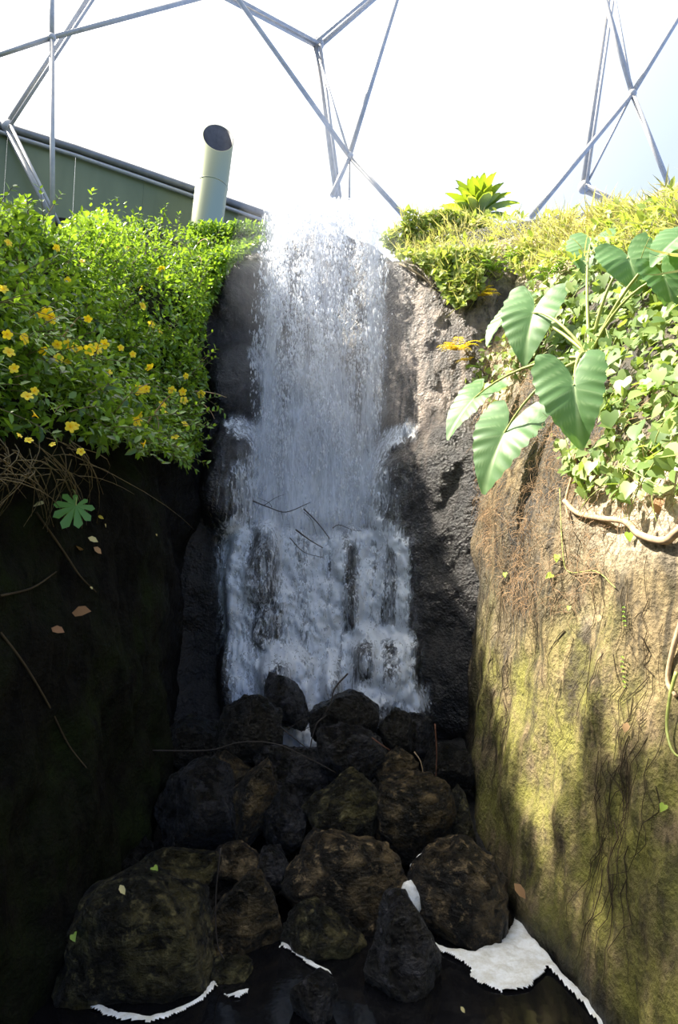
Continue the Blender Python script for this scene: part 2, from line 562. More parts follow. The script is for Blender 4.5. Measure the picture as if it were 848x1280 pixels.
XB = [-2.8, -2.0, -1.5, -1.1, -0.5, 0, 0.5, 0.9, 1.3, 1.8, 2.8]
ZB = [-0.6, 0, 1, 2, 3.3, 3.7, 5, 6.5, 7.6, 8.4, 8.8, 9.2]
BACK = Field(XB, ZB, [
    [7.6, 8.0, 8.2, 8.3, 8.3, 8.3, 8.3, 8.2, 8.0, 7.8, 7.4],
    [8.0, 8.4, 8.6, 8.6, 8.6, 8.6, 8.6, 8.5, 8.4, 8.1, 7.8],
    [8.4, 8.9, 9.0, 9.0, 9.0, 9.0, 9.0, 8.9, 8.8, 8.5, 8.0],
    [8.7, 9.2, 9.3, 9.35, 9.35, 9.35, 9.35, 9.3, 9.1, 8.7, 8.3],
    [9.0, 9.4, 9.5, 9.6, 9.65, 9.65, 9.65, 9.5, 9.2, 8.9, 8.6],
    [9.0, 9.4, 9.5, 9.7, 9.75, 9.75, 9.75, 9.6, 9.3, 9.0, 8.7],
    [9.1, 9.5, 9.7, 9.9, 10.0, 10.0, 9.95, 9.7, 9.4, 9.2, 9.0],
    [9.4, 9.7, 9.9, 10.1, 10.2, 10.2, 10.1, 9.9, 9.6, 9.4, 9.2],
    [9.7, 9.9, 10.0, 10.3, 10.4, 10.4, 10.3, 10.05, 9.9, 9.7, 9.5],
    [11.5, 11.0, 10.7, 10.6, 10.6, 10.6, 10.65, 11.0, 11.6, 12.6, 14.0],
    [15.0, 14.0, 12.5, 11.2, 10.8, 10.8, 11.1, 11.7, 12.5, 14.0, 16.0],
    [19.0, 18.0, 17.0, 15.0, 12.5, 12.5, 13.0, 15.0, 17.0, 18.0, 19.0]], -2.8, 2.8, -0.6, 9.2, 0.028, 8)


def pillow(dx, dz, p=2.6):
    return np.maximum(0, 1 - np.abs(dx) ** p - np.abs(dz) ** p) ** 0.5


XX, ZZ = np.meshgrid(BACK.u, BACK.z, indexing='ij')
add = np.zeros_like(BACK.A)
# ledge of the lower cascade and its steps
sm = lambda v, a, b: np.clip((v - a) / (b - a), 0, 1) ** 2 * (3 - 2 * np.clip((v - a) / (b - a), 0, 1))
XW = XX + np.array([[mn.noise(Vector((2.0, b * 1.6, 7.0))) * .14 for b in BACK.z]] * len(BACK.u))
ZW = ZZ + np.array([[mn.fractal(Vector((a * 2.2, 4.0, 1.0)), 1.0, 2.0, 3) * .22] * len(BACK.z) for a in BACK.u])
_X, _Z, XX, ZZ = XX, ZZ, XW, ZW
add = np.maximum(add, 0.45 * sm(XX, -1.62, -1.45) * sm(XX, 1.02, 0.84) * sm(ZZ, 3.62, 3.38))
add = np.maximum(add, 0.72 * sm(XX, 0.12, 0.26) * sm(XX, 1.16, 1.0) * sm(ZZ, 2.30, 2.10))
add = np.maximum(add, 0.62 * sm(XX, -1.05, -0.9) * sm(XX, -0.15, -0.35) * sm(ZZ, 2.05, 1.75))
XX, ZZ = _X, _Z
base_add = add.copy()
# rock lumps: (pixel x, y, half width, half height, distance, how far it stands out)
LUMPS = np.zeros_like(add)
for (px, py, hw, hh, Y, amp, p, soft) in [
        (300, 470, 38, 52, 9.6, 0.42, 2.2, 1), (292, 602, 42, 88, 9.4, 0.52, 2.3, 1), (255, 690, 40, 90, 9.3, 0.22, 2.0, 1),
        (518, 630, 62, 118, 9.3, 0.70, 2.4, 2), (525, 430, 62, 165, 9.7, 0.42, 2.0, 2), (500, 338, 26, 26, 10, 0.40, 2.2, 1),
        (300, 360, 40, 60, 9.9, 0.28, 2.0, 1),
        (330, 705, 24, 66, 9.0, 0.66, 2.4, 0), (332, 785, 22, 36, 8.9, 0.58, 2.2, 0), (436, 692, 15, 36, 9.0, 0.62, 2.4, 0),
        (441, 755, 14, 46, 8.95, 0.58, 2.4, 0), (488, 728, 19, 56, 9.0, 0.58, 2.2, 0), (456, 828, 17, 38, 8.7, 0.83, 2.4, 0),
        (490, 828, 17, 38, 8.7, 0.83, 2.4, 0), (345, 845, 26, 30, 8.6, 0.78, 2.2, 0), (415, 850, 18, 34, 8.7, 0.72, 2.2, 0),
        (400, 640, 60, 20, 9.4, 0.30, 2.2, 0)]:
    c0 = at(px, py, Y)
    sx, sz = hw * Y / F_PX, hh * Y / F_PX
    wx = np.array([[mn.noise(Vector((a * 1.7, b * 1.7, px * .1))) * .16 for b in BACK.z[::8]] for a in BACK.u[::8]])
    wx = np.kron(wx, np.ones((8, 8)))[:XX.shape[0], :XX.shape[1]]
    wx = smooth2(wx, 24)
    ddx = (XX + wx - c0.x) / sx
    if soft == 2: ddx = np.where(ddx > 0, ddx * 0.25, ddx)      # runs on into the right cliff
    ddz = (ZZ + wx - c0.z) / sz
    if soft == 2: ddz = np.where(ddz < 0, ddz * 0.42, ddz)
    q_ = amp * np.minimum(1, 1.12 * pillow(ddx, ddz, p))
    if soft: LUMPS = np.maximum(LUMPS, q_)
    else: add = np.maximum(add, q_)
LUMPS = smooth2(LUMPS, 10)
add = np.maximum(add, LUMPS)
add = smooth2(add, 2)
B_SMOOTH = smooth2(BACK.A - base_add, 6)
BACK.A = BACK.A - add


def disp(F_, amp, scale, warp_z, seed):
    u, z = F_.u, F_.z
    D = np.empty_like(F_.A)
    for i, a in enumerate(u):
        for j, b in enumerate(z):
            h = F_.A[i, j]
            D[i, j] = mn.fractal(Vector((a * scale + seed, h * scale, b * scale * warp_z)), 0.9, 2.1, 4)
    return D * amp


DR = disp(RIGHT, 0.085, 1.5, 0.7, 3.3)
DL = disp(LEFT, 0.17, 1.2, 0.8, 8.1)
DB = disp(BACK, 0.075, 2.6, 0.8, 5.7)
RIGHT.A = RIGHT.A + DR
LEFT.A = LEFT.A + DL
BACK.A = BACK.A + DB


def field_mesh(name, F_, kind, attrs):
    U, Zg = np.meshgrid(F_.u, F_.z, indexing='ij')
    if kind == 'R': V = np.stack([F_.A, U, Zg], -1)
    elif kind == 'L': V = np.stack([-F_.A, U, Zg], -1)
    else: V = np.stack([U, F_.A, Zg], -1)
    V = V.reshape(-1, 3)
    f = grid_faces(len(F_.u), len(F_.z))
    if kind in ('R',): f = f
    else: f = f[:, ::-1]
    return np_mesh(name, V, f, True, attrs(V))


def nz(V, s, seed=0.0, octv=3):
    return np.array([mn.fractal(Vector((p[0] * s + seed, p[1] * s, p[2] * s)), 1.0, 2.0, octv) for p in V])


def attrs_right(V):
    px, py = project(np.where(V[:, 1:2] < 2.0, V + [0, 3, 0], V))
    n = nz(V, 1.1, 4.0)
    Y, z = V[:, 1], V[:, 2]
    wet = np.clip((Y - 7.6 + n * 0.5 + np.clip(0.9 - z, 0, 2) * 1.0 - np.clip(z - 3.2, 0, 3) * 0.55) / 0.9, 0, 1)  # wet back corner, its shade painted into the same darkening
    wet = np.maximum(wet, np.clip((0.25 - z) / 0.25, 0, 1))
    moss = np.clip((3.0 - z + n * 0.8) / 1.2, 0, 1) * np.clip((8.4 - Y) / 1.0, 0, 1)
    tan = np.clip((z - 2.5 + n * 0.8) / 0.8, 0, 1) * np.clip((5.6 - Y + n) / 0.9, 0, 1)
    tan = np.maximum(tan, np.clip((z - 3.6) / 0.8, 0, 1) * np.clip((Y - 7.7 + n * .4) / 0.6, 0, 1) * 0.9)
    root = np.exp(-((Y - 6.6) / 0.9) ** 2) * np.clip((z - 1.9 + n * .6) / .5, 0, 1) * np.clip((3.9 - z) / .4, 0, 1)
    wet = np.maximum(wet, 0.55 * root); moss = moss * (1 - root)
    soil = np.clip((z - 3.7 + n * 0.4) / 0.5, 0, 1) * np.clip((8.2 - Y) / 0.8, 0, 1)
    wet = np.maximum(wet, soil * 0.72); tan = tan * (1 - soil)
    return {'wet': wet, 'moss': moss, 'tan': tan}


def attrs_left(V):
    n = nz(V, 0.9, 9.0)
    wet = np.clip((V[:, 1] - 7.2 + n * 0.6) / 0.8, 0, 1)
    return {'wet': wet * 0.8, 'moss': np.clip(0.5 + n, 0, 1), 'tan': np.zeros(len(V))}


def attrs_back(V):
    n = nz(V, 1.4, 2.0)
    X, z = V[:, 0], V[:, 2]
    dry = np.clip((X - 0.62 + n * 0.35) / 0.35, 0, 1) * np.clip((z - 4.4 + n * 0.5) / 1.0, 0, 1)  # upper right made paler and less wet, standing in for sunlight
    wet = 1 - 0.95 * dry
    wet = np.minimum(wet, 0.93)
    return {'wet': wet, 'moss': np.zeros(len(V)), 'tan': np.zeros(len(V))}


tag(link('wall_right', field_mesh('wall_right', RIGHT, 'R', attrs_right), M['rock_right']), 'sunlit mossy tan rock cliff rising from the pool on the right', kind='structure')
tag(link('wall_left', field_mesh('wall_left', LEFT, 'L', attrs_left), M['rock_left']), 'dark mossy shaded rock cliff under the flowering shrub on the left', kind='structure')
tag(link('wall_back', field_mesh('wall_back', BACK, 'B', attrs_back), M['rock_back']), 'dark wet rock face with rounded lumps behind the waterfall', kind='structure')

# stream bed behind the lip, pool bed, pool water
us = np.linspace(-2.6, 2.6, 90); ys = np.linspace(-3.0, 9.6, 150)
U, Yg = np.meshgrid(us, ys, indexing='ij')
Zb = np.interp(Yg, [-3, 4.2, 5.0, 6.0, 7.0, 8.0, 9.6], [-0.8, -0.7, -0.35, -0.05, 0.35, 0.75, 1.2]) - 0.05
Zb = Zb + np.array([[mn.fractal(Vector((a * 2.5, b * 2.5, 0.3)), 1.0, 2.0, 4) * 0.10 for b in ys] for a in us])
V = np.stack([U, Yg, Zb], -1).reshape(-1, 3)
o = link('floor', np_mesh('floor', V, grid_faces(90, 150), True, {'wet': np.full(len(V), .5), 'moss': np.zeros(len(V)), 'tan': np.zeros(len(V))}), M['bed'])
tag(o, 'dark stony bed under the boulders and pool', kind='structure')
me = bpy.data.meshes.new('pool_water')
me.from_pydata([(-3, -3, 0), (3, -3, 0), (3, 8.6, 0), (-3, 8.6, 0)], [], [(0, 1, 2, 3)])
tag(link('pool_water', me, M['pool']), 'still black pool water at the foot of the boulders', kind='structure')


# unseen green slope behind the viewer, added to limit light from that side
xs_ = np.linspace(-16, 16, 40); ys_ = np.linspace(-1.2, -16, 30)
GX, GY = np.meshgrid(xs_, ys_, indexing='ij')
GZ = np.interp(-GY, [1.2, 2.0, 6, 10, 16], [0.6, 1.0, 2.2, 3.2, 4.0]) + np.array([[mn.noise(Vector((a * .5, b * .5, 0))) * .5 for b in ys_] for a in xs_])
me = np_mesh('occluder_bank', np.stack([GX, GY, GZ], -1).reshape(-1, 3), grid_faces(40, 30)[:, ::-1], True)
M['bank'] = plain('bank_green', (0.05, 0.07, 0.02), 0.9, 0.2, 0, 1.5, 0.5)
tag(link('occluder_bank', me, M['bank']), 'out of view green slope added to screen light from behind', kind='structure')


def hit(px, py, off=0.0, side='R', tmax=15):
    d = ray(px, py)
    ts = np.arange(1.5, tmax, 0.02)
    P = np.array(CAM)[None] + ts[:, None] * np.array(d)[None]
    if side == 'R': ok = P[:, 0] >= RIGHT(P[:, 1], P[:, 2]) - off
    elif side == 'L': ok = -P[:, 0] >= LEFT(P[:, 1], P[:, 2]) - off
    else: ok = P[:, 1] >= BACK(P[:, 0], P[:, 2]) - off
    ok &= (P[:, 1] > 2.4)
    i = int(np.argmax(ok))
    if not ok[i]: i = len(ts) - 1 if tmax < 15 else int(9.5 / 0.02)
    return Vector(P[i])


def inside(px, py, poly):
    px = np.asarray(px); py = np.asarray(py)
    c = np.zeros(px.shape, bool)
    n = len(poly)
    for i in range(n):
        x0, y0 = poly[i]; x1, y1 = poly[(i + 1) % n]
        cond = ((y0 > py) != (y1 > py))
        xi = (x1 - x0) * (py - y0) / ((y1 - y0) if y1 != y0 else 1e-9) + x0
        c ^= cond & (px < xi)
    return c


# ------------------------------------------------------------------ dome frame
def sphere_bm(me_name, c, r, seg=10):
    bm = bmesh.new()
    bmesh.ops.create_uvsphere(bm, u_segments=seg, v_segments=max(6, seg // 2 + 2), radius=r, matrix=Matrix.Translation(c))
    for f in bm.faces: f.smooth = True
    me = bpy.data.meshes.new(me_name); bm.to_mesh(me); bm.free()
    return me


dome = empty('dome_frame', at(424, 60, 18.5))
tag(dome, 'hexagonal lattice of grey steel tubes and clear foil of the dome overhead', 'dome frame')
DY = 18.0
INN, OUT = 17.2, 18.6
thin = [((65, -40), (65, 47)), ((-40, 81), (65, 47)), ((65, 47), (330, -24)), ((65, 47), (66, 290)),
        ((277, -30), (437, 195)), ((505, -30), (437, 195)), ((437, 195), (516, 282)), ((437, 195), (415, 245)),
        ((745, -40), (791, 117)), ((791, 117), (842, 245)), ((880, -30), (791, 117)), ((791, 117), (664, 272)),
        ]
slim = [((437, 195), (437, 250), 17.3, 17.6), ((396, 62), (437, 195), OUT, INN), ((764, -30), (791, 117), 18.2, INN), ((791, 117), (736, 226), INN, 18.4), ((-30, 225), (32, 278), 17, 17)]
thick = [((133, -32), (10, 158)), ((10, 158), (82, 300)), ((215, -42), (397, 55)), ((397, 55), (520, -50)), ((397, 55), (424, 250)),
         ((769, -40), (731, 234)), ((731, 234), (800, 268))]


def shell_Y(x, Y):
    """the shell curves round towards the viewer on the left"""
    return Y * float(np.interp(x, [-60, 140, 420], [0.58, 0.60, 1.0]))


def strut(a, b, ra, Ya, Yb, sides=8):
    Ya, Yb = shell_Y(a[0], Ya), shell_Y(b[0], Yb)
    ka, kb_ = shell_Y(a[0], 1.0), shell_Y(b[0], 1.0)
    T = Tubes(); T.add([at(*a, Ya), at(*b, Yb)], ra * ka, ra * kb_, sides, True)
    link('strut', T.mesh('strut'), M['steel'], dome)


for a, b in thin: strut(a, b, 0.072, INN, INN)
for a, b, ya, yb in slim: strut(a, b, 0.035, ya, yb, 6)
for a, b in thick:
    d = Vector((b[0] - a[0], b[1] - a[1])).normalized(); n_ = Vector((-d.y, d.x)) * 3.4
    strut((a[0] + n_.x, a[1] + n_.y), (b[0] + n_.x * .6, b[1] + n_.y * .6), 0.085, OUT, OUT)
    strut((a[0] - n_.x, a[1] - n_.y), (b[0] - n_.x * .6, b[1] - n_.y * .6), 0.050, OUT - 0.25, OUT - 0.25)
for c, r, Y in [((65, 47), .12, INN), ((437, 195), .12, INN), ((791, 117), .12, INN), ((10, 158), .2, OUT), ((397, 55), .21, OUT), ((731, 234), .2, OUT)]:
    link('node', sphere_bm('node', at(*c, shell_Y(c[0], Y)), r * shell_Y(c[0], 1.0)), M['steel'], dome)
FY = 19.2
for poly in [[(133, -60), (10, 158), (82, 320), (240, 400), (424, 330), (424, 250), (397, 55), (215, -60)],
             [(397, 55), (424, 250), (424, 330), (640, 400), (731, 330), (731, 234), (769, -60), (520, -60)],
             [(769, -60), (731, 234), (731, 330), (900, 330), (980, -60)],
             [(133, -60), (10, 158), (-140, 160), (-140, -60)], [(10, 158), (82, 320), (-140, 320), (-140, 160)]]:
    pts = [at(x, y, shell_Y(x, FY) + 0.1) for x, y in poly]
    cen = sum(pts, Vector()) / len(pts) + Vector((0, 0.5, 0.15))
    me = bpy.data.meshes.new('foil_panel')
    me.from_pydata([tuple(p) for p in pts] + [tuple(cen)], [], [(i, (i + 1) % len(pts), len(pts)) for i in range(len(pts))])
    for p_ in me.polygons: p_.use_smooth = True
    link('foil_panel', me, M['foil'], dome)

# ------------------------------------------------------------------ green metal panel wall and vent pipe at the top left
pw = empty('metal_wall', at(150, 290, 11.5))
tag(pw, 'dull green sheet metal wall with steel rail behind the flowering shrub', 'metal wall')
EDGE = [(-60, 138, 10.6), (10, 162, 11.0), (95, 188, 11.5), (180, 217, 12.0), (255, 243, 12.6), (345, 274, 13.4)]
for k in range(len(EDGE) - 1):
    a, b = at(*EDGE[k]), at(*EDGE[k + 1])
    d = (b - a); nrm_ = Vector((d.y, -d.x, 0)).normalized() * 0.06
    g = d * 0.0012
    a2, b2 = a + g, b - g
    lo = 6.8
    bm = bmesh.new()
    vs = []
    for q in (a2, b2):
        for s in (0, 1):
            for zz in (lo, q.z):
                vs.append(bm.verts.new((q.x - nrm_.x * s, q.y - nrm_.y * s, zz)))
    for f in [(0, 1, 5, 4), (2, 6, 7, 3), (1, 3, 7, 5), (0, 4, 6, 2), (0, 2, 3, 1), (4, 5, 7, 6)]:
        bm.faces.new([vs[i] for i in f])
    bmesh.ops.recalc_face_normals(bm, faces=bm.faces)
    me = bpy.data.meshes.new('panel'); bm.to_mesh(me); bm.free()
    link('panel', me, M['panel'], pw)
T = Tubes(); T.add([at(*q) + Vector((0, -0.05, 0.0)) for q in EDGE], 0.075, 0.075, 8, True)
link('rail', T.mesh('rail'), M['steel_dark'], pw)
T = Tubes(); T.add([at(x, y + 9, Y) + Vector((0, -0.08, 0)) for x, y, Y in EDGE], 0.035, 0.035, 6, True)
link('lower_rail', T.mesh('lower_rail'), M['steel'], pw)

pb, pt = at(256, 300, 11.4), at(273, 172, 11.4)
ax = (pt - pb).normalized()
pipe = empty('vent_pipe', pb)
tag(pipe, 'shiny steel vent pipe with slanted open top rising behind the shrub', 'pipe')
e1 = Vector((1, 0, 0)); e1 = (e1 - ax * e1.dot(ax)).normalized(); e2 = ax.cross(e1)
R_ = 0.29
cutn = Vector((0.30, -0.80, 0.50)).normalized()


def pipe_ring(r, top):
    out_ = []
    for k in range(40):
        a = 2 * math.pi * k / 40
        o_ = (e1 * math.cos(a) + e2 * math.sin(a)) * r
        if top:
            s_ = -(o_.dot(cutn)) / ax.dot(cutn)
            out_.append(pt + o_ + ax * s_)
        else:
            out_.append(pb + o_ - ax * 0.5)
    return out_


def ring_mesh(name, rings, closed=False):
    V_ = [tuple(v_) for r in rings for v_ in r]
    n_ = len(rings[0]); Fs = []
    for i in range(len(rings) - 1):
        for k in range(n_):
            Fs.append((i * n_ + k, i * n_ + (k + 1) % n_, (i + 1) * n_ + (k + 1) % n_, (i + 1) * n_ + k))
    me_ = bpy.data.meshes.new(name); me_.from_pydata(V_, [], Fs)
    me_.polygons.foreach_set('use_smooth', [True] * len(Fs)); me_.update()
    return me_


link('shell', ring_mesh('shell', [pipe_ring(R_, False), pipe_ring(R_, True), pipe_ring(R_ - 0.012, True)]), M['pipe'], pipe)
link('lining', ring_mesh('lining', [pipe_ring(R_ - 0.012, True), pipe_ring(R_ - 0.013, False)]), M['pipe_in'], pipe)
ctr = pb + ax * ((pt - pb).length * 0.52)
link('seam', ring_mesh('seam', [[ctr + (e1 * math.cos(2 * math.pi * k / 40) + e2 * math.sin(2 * math.pi * k / 40)) * r + ax * h for k in range(40)]
                                for r, h in ((R_, -.012), (R_ + .006, -.006), (R_ + .006, .006), (R_, .012))]), M['pipe'], pipe)

# ------------------------------------------------------------------ boulders
def rock_mesh(name, c, hx, hy, hz, seed, sub=5, rough=0.10, planes=11, tilt=0.0, sharp=0.0):
    rnd = random.Random(seed)
    bm = bmesh.new()
    bmesh.ops.create_icosphere(bm, subdivisions=sub, radius=1.0)
    P = np.array([v.co[:] for v in bm.verts])
    for _ in range(planes):
        d = np.array([rnd.gauss(0, 1), rnd.gauss(0, 1), rnd.gauss(0, 1)]); d /= np.linalg.norm(d)
        lim = rnd.uniform(0.62 - sharp * 0.1, 0.90)
        s = P @ d
        over = np.maximum(0, s - lim)
        P = P - d[None] * (over * (0.85 + 0.1 * sharp))[:, None]
    off = seed * 3.17
    N = np.array([mn.fractal(Vector((p[0] * 1.4 + off, p[1] * 1.4, p[2] * 1.4)), 0.9, 2.1, 5) for p in P])
    N2 = np.array([mn.turbulence(Vector((p[0] * 3.5 + off, p[1] * 3.5, p[2] * 3.5)), 3, True) for p in P])
    N3 = np.array([mn.fractal(Vector((p[0] * 6 + off, p[1] * 6, p[2] * 6)), 0.7, 2.1, 3) for p in P])
    P = P * (1 + rough * N + 0.07 * (0.5 - N2) + 0.026 * N3)[:, None]
    ca, sa = math.cos(tilt), math.sin(tilt)
    P = P * np.array([1, 1, 1])
    lo, hi = P.min(0), P.max(0)
    P = (P - (lo + hi) / 2) / ((hi - lo) / 2)
    # tilt in the picture plane, then refit to the wanted half sizes
    P = P * np.array([hx, hy, hz])
    if tilt:
        P = np.stack([P[:, 0] * ca - P[:, 2] * sa, P[:, 1], P[:, 0] * sa + P[:, 2] * ca], 1)
    for v, p in zip(bm.verts, P): v.co = p
    for f in bm.faces: f.smooth = True
    me = bpy.data.meshes.new(name); bm.to_mesh(me); bm.free()
    return me


BOULDERS = [  # px, py, half w, half h, distance, depth factor, seed, tilt, material, sharp, label
    (180, 1186, 90, 86, 5.05, 1.0, 1, 0.0, 'b_moss', 0.3, 'huge mossy boulder standing in white foam at the lower left'),
    (580, 1130, 60, 70, 5.65, 1.0, 2, 0.35, 'b_tan', 0.2, 'large brown boulder against the right cliff above the big foam patch'),
    (433, 1102, 72, 58, 5.9, 1.0, 3, -0.2, 'b_tan', 0.6, 'broad tan wedge boulder in the middle of the pile'),
    (428, 1013, 48, 44, 6.6, 1.0, 4, 0.0, 'b_moss', 0.3, 'squarish mossy brown boulder above the broad tan wedge'),
    (523, 1024, 50, 50, 6.6, 1.0, 5, -0.1, 'b_brown', 0.2, 'round brown boulder right of the squarish mossy one'),
    (571, 1032, 19, 44, 6.7, 1.6, 6, 0.05, 'b_moss', 0.4, 'narrow upright boulder pressed against the right of a round brown boulder'),
    (500, 1197, 46, 66, 4.9, 0.9, 7, 0.25, 'b_blue', 0.9, 'dark sharp edged slab boulder standing in the pool at bottom centre'),
    (405, 1180, 50, 38, 5.35, 1.0, 8, -0.35, 'b_moss', 0.4, 'low greenish boulder edged by a thin foam line under the tan wedge'),
    (303, 1152, 46, 58, 5.45, 1.0, 9, 0.1, 'b_brown', 0.4, 'dark brown boulder right of the huge foam ringed boulder'),
    (288, 1220, 25, 24, 4.95, 1.0, 10, 0.0, 'b_moss', 0.2, 'small low rock at the waterline at right end of left foam'),
    (217, 1090, 58, 26, 5.9, 1.1, 11, 0.0, 'b_moss', 0.4, 'flat dark green slab behind the huge foam ringed boulder'),
    (302, 1080, 30, 24, 6.0, 1.2, 12, 0.15, 'b_tan', 0.3, 'small tan topped rock right of the flat green slab'),
    (338, 1086, 22, 26, 5.95, 1.2, 13, 0.0, 'b_blue', 0.3, 'small dark rock between tan topped rock and broad tan wedge'),
    (315, 1006, 30, 54, 6.65, 1.1, 14, -0.5, 'b_brown', 0.8, 'tilted slab rock with a brown right edge left of centre'),
    (252, 1012, 52, 58, 6.6, 1.0, 15, -0.4, 'b_blue', 0.5, 'dark ridged boulder at the left end of the pile'),
    (284, 968, 28, 24, 7.0, 1.2, 16, -0.5, 'b_brown', 0.4, 'small brown rock wedged below the black angular boulder'),
    (308, 918, 46, 46, 7.35, 1.0, 17, 0.1, 'b_black', 0.8, 'black angular boulder at the top left of the pile'),
    (365, 968, 46, 38, 7.1, 1.0, 18, 0.0, 'b_blue', 0.3, 'dark grey boulder below the gap where white water runs out'),
    (358, 1030, 28, 36, 6.5, 1.2, 19, 0.1, 'b_blue', 0.6, 'bluish wet rock left of the squarish mossy boulder'),
    (357, 877, 27, 36, 8.0, 1.0, 20, 0.1, 'b_blue', 0.4, 'wet grey boulder splashed at the foot of the cascade'),
    (430, 902, 42, 36, 7.5, 1.0, 21, 0.0, 'b_black', 0.2, 'domed black boulder topping the pile before the white water'),
    (438, 942, 40, 36, 7.15, 1.0, 22, 0.0, 'b_blue', 0.5, 'wet grey faced boulder directly under the domed black boulder'),
    (494, 918, 22, 30, 7.5, 1.2, 23, 0.0, 'b_black', 0.3, 'small black boulder right of the domed black boulder'),
    (521, 918, 22, 28, 7.8, 1.2, 24, 0.3, 'b_blue', 0.6, 'bluish wet rock at the right foot of the cascade'),
    (495, 959, 27, 24, 7.1, 1.1, 25, 0.1, 'b_brown', 0.3, 'small speckled grey brown rock above the round brown boulder'),
    (395, 1258, 28, 34, 4.5, 1.0, 26, 0.2, 'b_blue', 0.6, 'half sunken dark rock in the pool at the bottom edge'),
    (258, 1130, 30, 30, 5.8, 1.2, 27, 0.0, 'b_black', 0.3, 'black rock in the gap behind the huge foam ringed boulder'),
    (545, 1085, 24, 22, 6.2, 1.2, 28, 0.0, 'b_brown', 0.3, 'small rock in the gap between wedge and large right boulder'),
    (150, 1090, 46, 40, 6.2, 1.2, 29, 0.0, 'b_black', 0.2, 'black boulder against the foot of the left cliff'),
    (240, 940, 46, 40, 7.6, 1.2, 30, 0.0, 'b_black', 0.2, 'black boulder behind the ridged boulder at the left cliff'),
    (560, 965, 30, 34, 7.4, 1.2, 31, 0.0, 'b_black', 0.2, 'black boulder in the dark corner at the right cliff foot'),
]
for (px, py, hw, hh, Y, df, seed, tilt, mk, sharp, label) in BOULDERS:
    c = at(px, py, Y)
    k = Y / F_PX * 1.04
    hx, hz = hw * k, hh * k
    me = rock_mesh('boulder', c, hx, (hx + hz) / 2 * df, hz, seed, 5, 0.12, 12, tilt, sharp)
    o = link('boulder', me, M[mk])
    o.location = c
    tag(o, label, 'boulder', 'boulders piled below the cascade')

# ------------------------------------------------------------------ foam on the pool
FOAM_H = 0.012


def foam(name, outline, label, h=0.03):
    pts = [on_water(x, y, 0.004) for x, y in outline]
    P_ = np.array(pts)[:, :2]
    st = 0.011
    gx = np.arange(P_[:, 0].min() - .05, P_[:, 0].max() + .05, st); gy = np.arange(P_[:, 1].min() - .05, P_[:, 1].max() + .05, st)
    GX, GY = np.meshgrid(gx, gy, indexing='ij')
    wv = np.array([[mn.noise_vector(Vector((a * 13, b * 13, 2.0)))[:2] for b in gy] for a in gx]) * 0.016
    ok = inside(GX + wv[..., 0], GY + wv[..., 1], [tuple(p_) for p_ in P_])
    nz_ = np.array([[mn.fractal(Vector((a * 8, b * 8, 5.0)), .8, 2.2, 4) for b in gy] for a in gx])
    prof = np.sqrt(np.clip(smooth2(ok.astype(float), 10) * 2 - .9, 0, 1))
    Zf = 0.003 + h * prof * (0.85 + 0.55 * nz_)
    V_ = np.stack([GX, GY, Zf], -1).reshape(-1, 3)
    f_ = grid_faces(len(gx), len(gy))
    f_ = f_[ok.reshape(-1)[f_].all(1)]
    me_ = np_mesh(name, V_, f_, True)
    bm = bmesh.new(); bm.from_mesh(me_)
    bmesh.ops.delete(bm, geom=[v for v in bm.verts if not v.link_faces], context='VERTS')
    bm.to_mesh(me_); bm.free()
    o_ = link(name, me_, M['foam'])
    tag(o_, label, 'foam', kind='stuff')
    return o_


foam('foam_patch', [(648, 1138), (662, 1168), (690, 1200), (705, 1220), (740, 1256), (758, 1282), (748, 1282), (722, 1250), (696, 1222), (686, 1214), (676, 1226), (660, 1238), (628, 1241), (600, 1232), (586, 1222), (588, 1212), (580, 1205), (560, 1196), (536, 1186), (530, 1176), (560, 1186), (590, 1192), (628, 1176), (640, 1158)],
     'thick white foam patch floating between large right boulder and right cliff')
foam('foam_patch', [(92, 1218), (100, 1238), (118, 1254), (150, 1266), (185, 1272), (220, 1262), (250, 1246), (268, 1222), (276, 1238), (290, 1244), (306, 1238), (314, 1230), (312, 1242), (300, 1248), (284, 1246), (270, 1234), (256, 1250), (224, 1270), (188, 1280), (150, 1276), (122, 1266), (104, 1256), (90, 1252), (84, 1256), (70, 1250)],
     'long white foam fringe curving around the huge boulder at lower left', 0.022)
foam('foam_patch', [(356, 1172), (368, 1186), (388, 1200), (412, 1214), (416, 1219), (404, 1218), (384, 1206), (366, 1192), (354, 1184), (346, 1186)],
     'thin white foam line along the low greenish boulder at bottom centre', 0.018)


def foam_lump(px, py, hw, hh, Y, seed, label):
    c_ = at(px, py, Y)
    me_ = rock_mesh('foam_lump', c_, hw * Y / F_PX, hw * Y / F_PX, hh * Y / F_PX, seed, 4, 0.15, 5)
    o_ = link('foam_lump', me_, M['foam']); o_.location = c_
    tag(o_, label, 'foam', kind='stuff')


foam_lump(512, 1132, 14, 28, 5.5, 61, 'dirty white foam heaped between the wedge and the dark slab boulder')
foam_lump(533, 1086, 19, 16, 5.85, 62, 'dirty white foam caught above the large right boulder')

